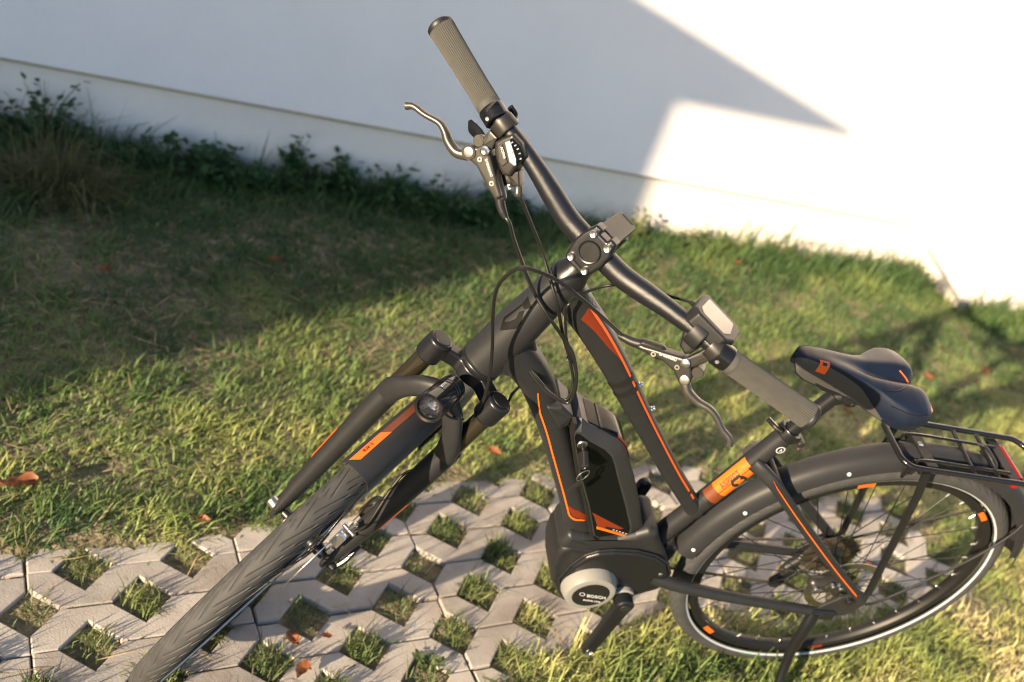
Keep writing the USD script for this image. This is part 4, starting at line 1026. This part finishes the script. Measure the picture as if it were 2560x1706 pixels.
def saddle_at(iu, ju, off=.0009):
    i0, j0 = int(min(max(iu, 0), k_ - 1.001)), int(min(max(ju, 0), 39.999)); a_, c_ = iu - i0, ju - j0
    p = rows[i0, j0] * (1 - a_) * (1 - c_) + rows[i0 + 1, j0] * a_ * (1 - c_) + rows[i0, j0 + 1] * (1 - a_) * c_ + rows[i0 + 1, j0 + 1] * a_ * c_
    n_ = np.cross(rows[i0 + 1, j0] - rows[i0, j0], rows[i0, j0 + 1] - rows[i0, j0]); n_ /= -np.linalg.norm(n_)
    n_ = n_ if n_[2] > -.2 else -n_
    return p + n_ * off


b('skirt', [sheet(lambda a_, c_: saddle_at(a_, 40 - (1 - c_) * np.interp(a_, [0, 8, 14, 20, 27], [10, 8.5, 6.5, 4.2, .4])), np.linspace(0, 27, 34), np.linspace(0, 1, 8))], 'saddle_grey', sad, True)
b('skirt', [sheet(lambda a_, c_: saddle_at(a_, c_ * np.interp(a_, [0, 8, 14, 20, 27], [8.5, 8, 6.5, 4.2, .4])), np.linspace(.02, 27, 34), np.linspace(0, 1, 8))], 'saddle_grey', sad, True)
b('side_patch', [sheet(lambda a_, c_: saddle_at(a_, c_, .0012), np.linspace(10.4, 12.5, 6), np.linspace(27.6, 36.2, 8))], 'orange_paint', sad, True)
b('emblem', [sheet(lambda a_, c_: saddle_at(a_, c_, .0016), np.linspace(11.0, 11.9, 4), np.linspace(30.6, 33.0, 4))], 'decal_black', sad, True)
b('piping', [tube(A_([saddle_at(a_, c_, .0006) for a_, c_ in ((26, 34.5), (31, 33.5), (36, 32.6), (40, 31.5), (42.4, 29.5))]), .0011, n=6)], 'black_satin', sad)
b('piping', [tube(A_([saddle_at(a_, c_, .0006) for a_, c_ in ((39.0, 31.5), (41.2, 30.4), (42.4, 28.5))]), .0016, n=6)], 'orange_paint', sad)
b('piping', [tube(A_([saddle_at(a_, c_, .0006) for a_, c_ in ((34, 18), (38, 18.6), (41, 19), (42.6, 20))]), .0014, n=6)], 'orange_paint', sad)
b('seam', [tube(A_([saddle_at(a_, 20 + c_, .0003) for a_, c_ in ((24, 10), (27, 7), (30, 4.5), (33, 2.5), (36, 1.2))]), .0009, n=6)], 'black_satin', sad)
b('rail', [tube(A_([[.395, sd * .012, .880], [.36, sd * .022, .862], [.30, sd * .024, .858], [.25, sd * .026, .862], [.215, sd * .034, .882]]), .0036, n=8) for sd in (1, -1)] + [rbox((.30, 0, .872), (.09, .05, .012), bev=.004)], 'black_satin', sad)
# ---- fork
FO = .032
pc_ = lambda l_, f_, r_: sg.Point(l_, f_).buffer(r_, quad_segs=10)
kid = pc_(0, .001, .031)
for s_ in (-1, 1):
    kid = kid.union(sg.MultiPoint([(s_ * .010, .004), (s_ * .058, .029)]).convex_hull.buffer(.0125)).union(pc_(s_ * .0630, .032, .0205))
kid = kid.buffer(.010).buffer(-.010).simplify(.0003); low = kid.buffer(-.0012).simplify(.0004)
circ = lambda s_, r_: [(s_ * .0635 + r_ * math.cos(t_), .032 + r_ * math.sin(t_)) for t_ in np.linspace(0, 2 * np.pi, 33)[:-1]]
CF = (P0, UL, UF, UA)
fork = b('fork', [prism(A_(kid.exterior.coords)[:-1], -.036, -.0105, CF, bev=.0055, seg=4)] + [prism(circ(s_, .0208), -.050, -.0070, CF, bev=.0060, seg=4) for s_ in (-1, 1)], 'black_satin', None, 50)
for s_ in (-1, 1):
    b('stanchion', [cyl(st(FO, s_ * .0645, -.04), st(FO + .002, s_ * .066, -.165), .0150, 28)], 'bronze_stanchion', fork)
    b('wiper_seal', [cyl(st(FO + .001, s_ * .066, -.128), st(FO + .001, s_ * .066, -.148), .0182, 28, .003)], 'black_plastic', fork)
    lg = b('lower_leg', [sweep(spline(stv([(.033, s_ * .066, -.140), (.034, s_ * .066, -.20), (.035, s_ * .0655, -.28), (.038, s_ * .0645, -.36), (.042, s_ * .0630, -.43), (.046, s_ * .061, -.468), (.048, s_ * .0605, -.484)]), 8), [.0195, .0195, .0185, .0170, .0140, .0090, .0060], [.0200, .0205, .0205, .0195, .0190, .0190, .0120], ref=UL, n=24)], 'fork_paint', fork)
    f_ = [x_ for i_ in range(11) for x_ in ([i_, i_ + 1, 12 + i_ + 1], [i_, 12 + i_ + 1, 12 + i_])]
    aa = np.linspace(-.265, -.345, 12); rr = np.interp(-aa, [.26, .36], [.0192, .0172]) + .0008
    ca_ = lambda d_: A_([st(.0355, s_ * .0655, a_) + r_ * (math.sin(d_) * UF + math.cos(d_) * s_ * UL) for a_, r_ in zip(aa, rr)])
    b('stripe', tm(np.vstack([ca_(.05), ca_(.55)]), f_), 'orange_paint', lg, True)
b('fork_brace', [sweep(spline(stv([(.040, -.066, -.145), (.052, -.060, -.118), (.060, -.048, -.092), (.064, -.028, -.066), (.066, 0, -.052), (.064, .028, -.066), (.060, .048, -.092), (.052, .060, -.118), (.040, .066, -.145)]), 8), [.013, .011, .010, .0115, .012, .0115, .010, .011, .013], [.019, .018, .0155, .0165, .019, .0165, .0155, .018, .019], ref=UF, n=20, e=2.6)], 'fork_paint', fork, 60)
for s_ in (-1, 1):
    b('crown_cap', [prism(circ(s_, .0150), -.0076, -.0052, CF, bev=.0016, seg=2)], 'black_plastic', fork)
b('label_plate', [sheet(lambda a_, c_: st(FO, -.0635, 0) + .0200 * (math.sin(c_) * UF - math.cos(c_) * UL) + a_ * UA, np.linspace(-.052, -.034, 4), np.linspace(-.25, .35, 5))], 'decal_white', fork, True)
b('axle_nut', [cyl(st(.046, -.066, -.474), st(.046, -.082, -.474), .0105, 16)], 'steel_brushed', fork)
b('axle_nut', [cyl(st(.046, .064, -.474), st(.046, .080, -.474), .010, 16)], 'black_satin', fork)
b('quick_release', [tube(stv([(.046, .078, -.474), (.035, .083, -.450), (.02, .080, -.42)]), .005, n=8)], 'black_satin', fork)
b('brake_calliper', [blob([(st(-.030, .048, -.405), .014, st(-.02, .050, -.365), .015)], .004, 5)], 'lever_dark', fork)
b('calliper_bridge', [rbox(st(.068, .048, -.395), (.020, .018, .034), (UF, UL, UA), .003), cyl(st(.065, .062, -.372), st(.065, .036, -.372), .0045)], 'steel', fork)
b('calliper_bolt', [cyl(st(.072, .050, -.345), st(.072, .050, -.362), .0055, 14), cyl(st(.060, .052, -.43), st(.060, .052, -.445), .0055, 14)], 'steel', fork)
hl = b('headlight', [lathe([(0, .062), (.012, .062), (.0185, .065), (.0208, .071), (.0214, .086), (.0204, .0866), (.0204, .0892), (.0214, .0898), (.0214, .0930), (.0204, .0936), (.0204, .0962), (.0216, .0968), (.0218, .118), (.0210, .1186), (.0210, .1204), (.0222, .1212), (.0226, .1470), (.0216, .1490), (.0178, .1480), (.0170, .141)], st(0, 0.001, -.030), UF, 44)], 'black_gloss')
b('reflector', [lathe([(.0175, .1440), (.0150, .137), (.0100, .130), (.0055, .127), (0, .126)], st(0, .001, -.030), UF, 12)], 'mirror', hl, False)
NL = 8
b('lens', [lathe([(0, .1430), (.0176, .1425), (.0176, .1440), (0, .1446)], st(0, .001, -.030), UF, 36)] + [cyl(st(.1440, .001 + .011 * math.cos(k_ * .785), -.030 + .011 * math.sin(k_ * .785)), st(.1456, .001 + .011 * math.cos(k_ * .785), -.030 + .011 * math.sin(k_ * .785)), .0028, 8) for k_ in range(NL)], 'lens_clear', hl)
b('bracket', [rbox(st(.075, .0, -.052), (.018, .016, .030), (UF, UL, UA), .003), tube(stv([(.10, .015, -.048), (.085, .03, -.058), (.06, .045, -.06)]), .002, n=6)], 'black_plastic', hl)
b('lettering', [TXT('LIGHT', .0035, st(.1165, -.008, -.0100), -UF, np.cross(UL, UF) * 0 - UL)], 'decal_white', hl, False)

# ---- stem and handlebar
b('stem', [prism(roundpoly([(-.028, -.0172), (.068, -.0172), (.068, .0172), (-.028, .0172)], .005), .242, .311, (P0, UF, UL, UA), bev=.0035, seg=3), cyl(st(0, 0, .232), st(0, 0, .30), .0205, 32), cyl(st(0, 0, .222), st(0, 0, .2335), .0200, 32, .0015)], 'black_plastic')
FP = roundpoly([(-.0185, .316), (-.0085, .3165), (-.0060, .3100), (.0060, .3100), (.0085, .3165), (.0175, .316), (.0200, .308), (.0245, .296), (.0255, .278), (.0225, .264), (.0195, .253), (.0120, .2515), (.0085, .257), (-.0085, .257), (-.0120, .2515), (-.0190, .254), (-.0225, .264), (-.0255, .282), (-.0245, .296), (-.0205, .308)], .0025)
fpm = prism(FP, .066, .0900, (P0, UL, UA, UF), bev=.004, seg=3)
mf = lambda t_: manifold3d.Manifold(manifold3d.Mesh(t_.vertices.astype(np.float32), t_.faces.astype(np.uint32)))
try:
    t1 = trimesh.Trimesh(fpm.vertices, fpm.faces, process=True); t2 = cyl(st(.080, 0, .2832), st(.12, 0, .2832), .0125, 40, 0.0003); t2 = trimesh.Trimesh(t2.vertices, t2.faces, process=True)
    t1.fix_normals(); t2.fix_normals()
    rs = (mf(t1) - mf(t2)).to_mesh(); fpm2 = tm(rs.vert_properties[:, :3], rs.tri_verts)
    fpm = fpm2 if len(fpm2.faces) > 20 else fpm
except Exception as ex:
    print('faceplate', ex)
fpo = b('faceplate', [fpm, lathe([(.0122, .0885), (.0150, .0895), (.0158, .0912), (.0150, .0925), (.0135, .0920), (.0126, .0880)], st(0, 0, .2832), UF, 40)], 'black_satin', None, 35)
for l_, a_ in ((-.0130, .3053), (.0128, .3053), (-.0130, .2612), (.0128, .2612)):
    b('bolt', [lathe([(.0022, .0888), (.0022, .0935), (.0045, .0942), (.0050, .0930), (.0050, .0885), (.0022, .0885)], st(0, l_, a_), UF, 20), cyl(st(.089, l_, a_), st(.0905, l_, a_), .0024, 6, .0002)], 'steel', fpo)
b('top_slot', [rbox(st(-.0235, 0, .3105), (.004, .021, .003), (UF, UL, UA), .001)], 'decal_black')
half = [(.069, .0, .2832), (.069, .030, .2832), (.0695, .055, .285), (.0715, .090, .2935), (.0745, .130, .3035), (.077, .175, .3115), (.078, .225, .3150), (.061, .288, .3225), (.0455, .345, .3292)]
brp = spline(stv([(f_, -l_, a_) for f_, l_, a_ in half[:0:-1]] + half), 6)
brr = resamp([.0111, .0111, .0111, .0114, .0128, .0150, .0158, .0159, .0159, .0159, .0158, .0150, .0128, .0114, .0111, .0111, .0111], len(brp))
bar = b('handlebar', [sweep(brp, brr, n=36, ref=UF)], 'bar_black', None, 60)
b('emblem', [TXT('S', .008, st(.0853, -.003, .2785), UL, UA)], 'lever_dark', bar, False)
for s_ in (-1, 1):
    g0, g1 = A_([.0775, .2225, .3150]), A_([.0440, .3520, .3300])
    gp = A_([st(*(g0 + (g1 - g0) * t_) * A_([1, s_, 1])) for t_ in (0, .06, .1, .3, .6, .9, .97, 1.0)])
    gr = A_([.0160, .0165, .0162, .0160, .0166, .0178, .0182, .0172])
    n_ = 160; rib = 1 + .030 * np.where((np.arange(n_) % 4) < 2, 1, -1)
    gs = spline(gp, 4); rr = np.interp(np.linspace(0, 1, len(gs)), np.linspace(0, 1, 8), gr)
    gm = sweep(gs, rr, rr * .95, n=n_, ref=UA, prof=rib)
    gb = b('grip', [gm], 'rubber_grip', None, 25)
    d_ = (gp[-1] - gp[0]) / np.linalg.norm(gp[-1] - gp[0])
    b('end_cap', [lathe([(0, -.004), (.0172, -.004), (.0186, -.002), (.0186, .002), (.0165, .0045), (0, .0048)], gp[-1], d_, 40)], 'black_plastic', gb)
    b('collar', [lathe([(.0165, 0.0), (.0168, .006), (.0168, .008), (.0160, .010)], gp[0], d_, 40)], 'rubber_grip', gb)
    b('lock_ring', [lathe([(.0112, -.019), (.0165, -.019), (.0177, -.0175), (.0177, -.002), (.0168, .0005), (.0112, .0005)], gp[0], d_, 40)], 'black_gloss', gb)
    b('bolt', [cyl(gp[0] - d_ * .010 + UF * .0165 - UA * .004, gp[0] - d_ * .010 + UF * .0190 - UA * .004, .0032, 12)], 'steel', gb)
    if s_ == -1:
        b('lettering', [TXT('SYNCROS', .0030, gp[0] - d_ * .003 + UF * .0176 + UA * .001, UA * .95, -UL * .95)], 'lever_dark', gb, False)

LA = lambda o: (st(o, 0, 0) - 0 * UF, UL, UA, UF)               # plates facing forward: (l, a) outline


def plate(poly, f0_, f1_, bev=.0025, r=.0015, seg=2):
    return prism(roundpoly(poly, r) if r else poly, f0_, f1_, (P0, UL, UA, UF), bev=bev, seg=seg)


# right brake lever
BR = [(-.2129, .2534), (-.2121, .2607), (-.1999, .2718), (-.1975, .2800), (-.1915, .2830), (-.1833, .2790), (-.1503, .2581), (-.1325, .2480), (-.1351, .2388), (-.1543, .2421), (-.1655, .2464), (-.1837, .2520), (-.1888, .2518), (-.209, .2489)]
lr = b('brake_lever', [plate(BR, .074, .096, .004, .003, 3), blob([(st(.082, -.165, .256), .012, st(.082, -.136, .242), .009)], .003, 5)], 'lever_grey')
b('blade', [sweep(spline(stv([(.082, -.203, .250), (.083, -.2185, .2405), (.083, -.236, .2425), (.083, -.2485, .2490), (.083, -.262, .2515), (.083, -.284, .2445), (.083, -.3020, .2410), (.083, -.3105, .2335)]), 6), [.0085, .0085, .0080, .0070, .0062, .0058, .0058, .0062], [.0072, .0068, .0060, .0050, .0044, .0040, .0044, .0052], ref=UF, n=16, e=2.6)], 'lever_grey', lr, 60)
b('pivot_bolt', [lathe([(0, .0965), (.0070, .0965), (.0072, .0980), (.0060, .0988), (0, .0988)], st(0, -.2035, .2590), UF, 24)], 'steel_brushed', lr)
b('pivot_ring', [lathe([(.0072, .0955), (.0098, .0955), (.0098, .0978), (.0072, .0978)], st(0, -.2035, .2590), UF, 28)], 'lever_dark', lr)
b('bleed_bolt', [lathe([(0, .0965), (.0062, .0965), (.0066, .0985), (.0040, .1000), (.0018, .0992), (0, .0992)], st(0, -.1885, .2770), UF, 20)], 'steel', lr)
b('screw', [lathe([(.0018, .0965), (.0034, .0965), (.0034, .0978), (.0018, .0978)], st(0, -.1862, .2635), UF, 16), lathe([(.0018, .0935), (.0034, .0935), (.0034, .0972), (.0018, .0972)], st(0, -.1535, .2520), UF, 16)], 'steel_brushed', lr)
b('adjuster', [cyl(st(.070, -.200, .277), st(.093, -.2045, .2785), .0085, 20), lathe([(0, .093), (.0062, .093), (.0060, .0945), (0, .0946)], st(0, -.2045, .2785), UF, 20)], 'lever_grey', lr)
tl = A_([.0216, -.0115]); tl /= np.linalg.norm(tl)
b('lettering', [TXT('SHIMANO', .0036, st(.0966, -.1818, .2690), UL * tl[0] + UA * tl[1], -UL * tl[1] + UA * tl[0])], 'decal_white', lr, False)
b('clamp', [lathe([(.0112, -.006), (.0165, -.006), (.0175, -.004), (.0175, .010), (.0165, .012), (.0112, .012)], st(.0782, -.198, .3135), st(.077, -.175, .3115) - st(.0782, -.2, .3137), 32), plate([(-.2030, .300), (-.1880, .300), (-.183, .283), (-.196, .274), (-.203, .283)], .074, .093, .003)], 'lever_dark', lr)
b('hose_nut', [tube(stv([(.083, -.139, .2440), (.084, -.128, .2350), (.0845, -.1185, .2300), (.085, -.1105, .2275)]), [.0072, .0066, .0058, .0040], n=14)], 'black_plastic', lr)
b('hose', [tube(A_([st(.085, -.1165, .2290)] + [(.964, .006, 1.042), (.951, .008, 1.021), (.927, .013, .987), (.897, .021, .948), (.866, .043, .923), (.826, .040, .883), (.808, .045, .865), (.791, .052, .833), (.784, .058, .804), (.786, .060, .779), (.814, .051, .784), (.838, .038, .795), (.855, .024, .805)]), .0026, n=8)], 'cable_black', lr)
# shifter with gear window
sh = b('shifter', [plate([(-.187, .2941), (-.1832, .3070), (-.1765, .3200), (-.160, .3190), (-.1440, .3110), (-.1440, .2900), (-.1420, .2760), (-.1509, .2697), (-.1615, .2732), (-.1790, .2830)], .060, .0955, .005, .002, 3), plate([(-.1530, .272), (-.1394, .2876), (-.1255, .2735), (-.1305, .2665), (-.1400, .2690)], .066, .088, .003), plate([(-.1882, .2736), (-.1731, .2800), (-.1611, .2760), (-.147, .2660), (-.1325, .2600), (-.1439, .2500), (-.1625, .2551)], .052, .072, .004)], 'lever_dark')
b('gear_window', [plate([(-.1768, .3045), (-.1728, .3165), (-.160, .3165), (-.1462, .3105), (-.1462, .2940), (-.1545, .2905)], .0940, .0972, .0012, .001)], 'window_glass', sh)
b('indicator', [plate([(-.1712, .3086), (-.1694, .3092), (-.1496, .2996), (-.1511, .2986)], .0965, .0979, .0004, 0)], 'stripe_reflective', sh, False)
b('window_sky_sheen', [plate([(-.1762, .3052), (-.1732, .3120), (-.1520, .3010), (-.1455, .2950), (-.1470, .2925), (-.1545, .2912)], .0965, .0976, .0004, 0)], 'sky_sheen_pale', sh, False)  # pale plate paints the sky reflection on part of the gear window
b('needle', [plate([(-.1612, .3062), (-.1600, .3062), (-.1592, .3018), (-.1604, .3018)], .0970, .0986, .0003, 0)], 'orange_paint', sh, False)
for k_, ch_ in enumerate('13579'):
    t_ = k_ / 4
    b('lettering', [TXT(ch_, .0026, st(.0976, -.1705 + .0220 * t_, .3118 - .0072 * t_ + .0030 * math.sin(t_ * 3.14)), UL * .94 - UA * .33, UA * .94 + UL * .33)], 'decal_white', sh, False)
b('cover_plate', [plate([(-.1800, .2935), (-.1780, .3010), (-.1560, .2885), (-.1580, .2790), (-.1660, .2800)], .0945, .0975, .0015, .001)], 'lever_grey', sh)
b('lettering', [TXT('ACERA', .0034, st(.0978, -.1765, .2965), UL * .87 - UA * .49, UA * .87 + UL * .49)], 'decal_white', sh, False)
b('paddle', [sweep(spline(stv([(.062, -.205, .272), (.058, -.218, .2705), (.054, -.230, .2690), (.050, -.2405, .2715)]), 6), [.004, .0035, .003, .0015], [.006, .0085, .0085, .003], ref=UF, n=12)], 'black_gloss', sh)
b('paddle', [tube(stv([(.045, -.196, .313), (.035, -.203, .318), (.040, -.213, .3225)]), [.005, .005, .0045], n=10)], 'black_gloss', sh)
b('barrel_adjuster', [lathe([(0, 0), (.0052, 0), (.0066, .002), (.0066, .010), (.0058, .013), (.0048, .0145), (0, .0145)], st(.080, -.1285, .2700), st(.084, -.1175, .2615) - st(.080, -.1285, .2700), 8)], 'lever_grey', sh)
b('emblem', [TXT('M', .006, st(.0725, -.1430, .2555), UL * .8 - UA * .6, UA * .8 + UL * .6)], 'decal_white', sh, False)
b('shift_cable', [tube(A_([st(.083, -.1195, .2625)] + [(.960, -.002, 1.079), (.936, -.001, 1.048), (.905, .003, 1.008), (.884, .025, .978), (.864, .043, .947), (.827, .030, .881), (.807, .034, .850), (.789, .044, .818), (.784, .052, .796), (.789, .054, .778), (.815, .047, .784), (.837, .036, .797), (.852, .024, .805)]), .0025, n=8)], 'cable_black', sh)
# left brake lever
BL = [(.1268, .2395), (.1359, .246), (.1833, .2755), (.1935, .2785), (.2105, .2642), (.2143, .2568), (.2139, .2472), (.2033, .2461), (.1884, .2518), (.1702, .2506), (.1519, .2431), (.1371, .2371)]
ll = b('brake_lever', [plate(BL, .066, .087, .004, .003, 3), blob([(st(.074, .158, .252), .011, st(.074, .134, .241), .008)], .003, 5)], 'lever_dark')
b('blade', [sweep(spline(stv([(.078, .203, .253), (.080, .2117, .2500), (.081, .2223, .2450), (.081, .2398, .2455), (.081, .2561, .2505), (.081, .2707, .2500), (.081, .2888, .2440), (.081, .3030, .2425), (.081, .3105, .2355)]), 6), [.0080, .0080, .0080, .0070, .0062, .0058, .0055, .0055, .0055], [.0072, .0066, .0060, .0052, .0046, .0042, .0040, .0042, .0048], ref=UF, n=16, e=2.6)], 'lever_grey', ll, 60)
b('pivot_bolt', [lathe([(0, .0872), (.0066, .0872), (.0068, .0890), (.0056, .0898), (0, .0898)], st(0, .2060, .2560), UF, 24)], 'steel_brushed', ll)
b('bleed_bolt', [lathe([(0, .0868), (.0060, .0868), (.0064, .0890), (.0040, .0905), (0, .0905)], st(0, .1900, .2730), UF, 20)], 'steel', ll)
b('screw', [lathe([(.0018, .0870), (.0034, .0870), (.0034, .0884), (.0018, .0884)], st(0, .1870, .2605), UF, 16), lathe([(.0018, .0870), (.0036, .0870), (.0036, .0884), (.0018, .0884)], st(0, .1540, .2490), UF, 16)], 'steel_brushed', ll)
b('adjuster', [cyl(st(.064, .209, .274), st(.085, .2105, .2745), .0082, 20)], 'lever_grey', ll)
b('lettering', [TXT('SHIMANO', .0036, st(.0874, .1590, .2540), UL * .885 + UA * .465, UA * .885 - UL * .465)], 'decal_white', ll, False)
b('clamp', [plate([(.1850, .2735), (.1905, .2950), (.1930, .3130), (.2050, .3150), (.2070, .2920), (.2000, .2720)], .072, .085, .003, .002), lathe([(.0112, -.007), (.0165, -.007), (.0172, -.005), (.0172, .007), (.0165, .009), (.0112, .009)], st(.0782, .200, .3135), st(.0782, .2, .3137) - st(.077, .175, .3115), 32)], 'lever_dark', ll)
b('hose_nut', [tube(stv([(.078, .134, .2415), (.079, .124, .2355), (.0795, .113, .2310), (.080, .106, .2280)]), [.0070, .0064, .0056, .0038], n=14)], 'black_plastic', ll)
b('hose', [tube(A_([st(.0795, .115, .2320), (.841, .116, 1.007), (.885, .113, 1.031), (.918, .113, 1.047), (.946, .116, 1.056), (.966, .114, 1.055), (.973, .103, 1.035), (.975, .089, 1.003), (.970, .081, .972), (.956, .071, .926), (.936, .061, .868), (.923, .065, .815), (.917, .068, .768), (.920, .068, .718), (.927, .068, .665), (.939, .065, .637), (.945, .067, .614), (.959, .065, .591), (.988, .060, .559), st(.065, .062, -.33), st(.06, .055, -.38)]), .0026, n=8)], 'cable_black', ll)
# display on the left of the bar
disp = b('display', [prism(roundpoly([(.018, .146), (.018, .200), (.030, .212), (.070, .212), (.090, .200), (.092, .152), (.082, .143), (.030, .143)], .006), .314, .336, (P0, UF, UL, UA), bev=.004, seg=3), plate([(.1555, .3050), (.1555, .3260), (.2080, .3260), (.2200, .3170), (.2050, .3120), (.1900, .3080), (.1870, .3000), (.1860, .2860), (.1810, .2790), (.1680, .2820), (.1590, .2960)], .060, .086, .004, .002, 3), lathe([(.0115, -.008), (.0200, -.008), (.0210, -.006), (.0210, .010), (.0200, .012), (.0115, .012)], st(.0765, .170, .3105), st(.0782, .2, .3137) - st(.077, .175, .3115), 32)], 'black_plastic')
b('screen', [prism(roundpoly([(.030, .152), (.030, .198), (.066, .201), (.080, .194), (.081, .157), (.072, .150)], .004), .335, .3368, (P0, UF, UL, UA), bev=.0004)], 'screen', disp)
b('button', [plate([(.163, .3200), (.186, .3240), (.197, .3170), (.190, .3120), (.176, .3115)], .0850, .0880, .0012, .002)], 'battery_grey', disp)
b('cable', [tube(A_([st(.050, .146, .325), st(.045, .135, .318), (.754, .080, 1.032), (.768, .053, 1.017), (.792, .020, .984), (.818, .020, .968), (.834, .030, .961), (.850, .043, .955), (.847, .041, .936), (.830, .040, .895), (.814, .042, .868), (.792, .046, .835), (.779, .050, .802), (.779, .050, .772), (.806, .047, .775), (.833, .036, .789), (.856, .022, .806)]), .0021, n=8), tube(stv([(.050, .148, .325), (.046, .138, .320)]), [.0042, .0030], n=10)], 'cable_black', disp)
b('cable_tie', [tube(A_([[.800, .040, .850], [.808, .052, .853], [.815, .046, .857], [.806, .034, .853], [.800, .040, .850]]), .0012, n=6)], 'black_plastic')
b('light_cable', [tube(A_([[.840, .012, .770], [.857, .022, .745], [.868, .03, .719], st(.05, .04, -.10), st(.062, .035, -.07)]), .0022, n=6)], 'cable_black', hl)

# ---- keys hanging from the battery lock
keys = thing('key_ring', 'keys on a small steel ring hanging from the battery lock', 'keys', (0, 0, .004), RL)
kb = lambda nm, ms, mt: obj(nm, ms, mt, keys)
kb('key', [cyl(lk + SY * .003, lk + SY * .012, .0028, 10), rbox(lk + A_([-.003, .022, -.012]), (.010, .026, .022), A_([[1, 0, 0], [0, .94, -.34], [0, .34, .94]]), .002)], 'black_plastic')
rc = lk + A_([-.010, .034, -.036])
kb('ring', [tube(A_([rc + .0125 * (math.cos(t_) * A_([.9, .43, 0]) + math.sin(t_) * A_([0, 0, 1.])) for t_ in np.linspace(0, 2 * np.pi, 25)]), .0010, n=6, k=2)], 'steel')
kb('tag', [rbox(rc + A_([.004, .002, -.026]), (.007, .003, .032), A_([[.94, 0, .34], [0, 1, 0], [-.34, 0, .94]]), .001)], 'lever_dark')
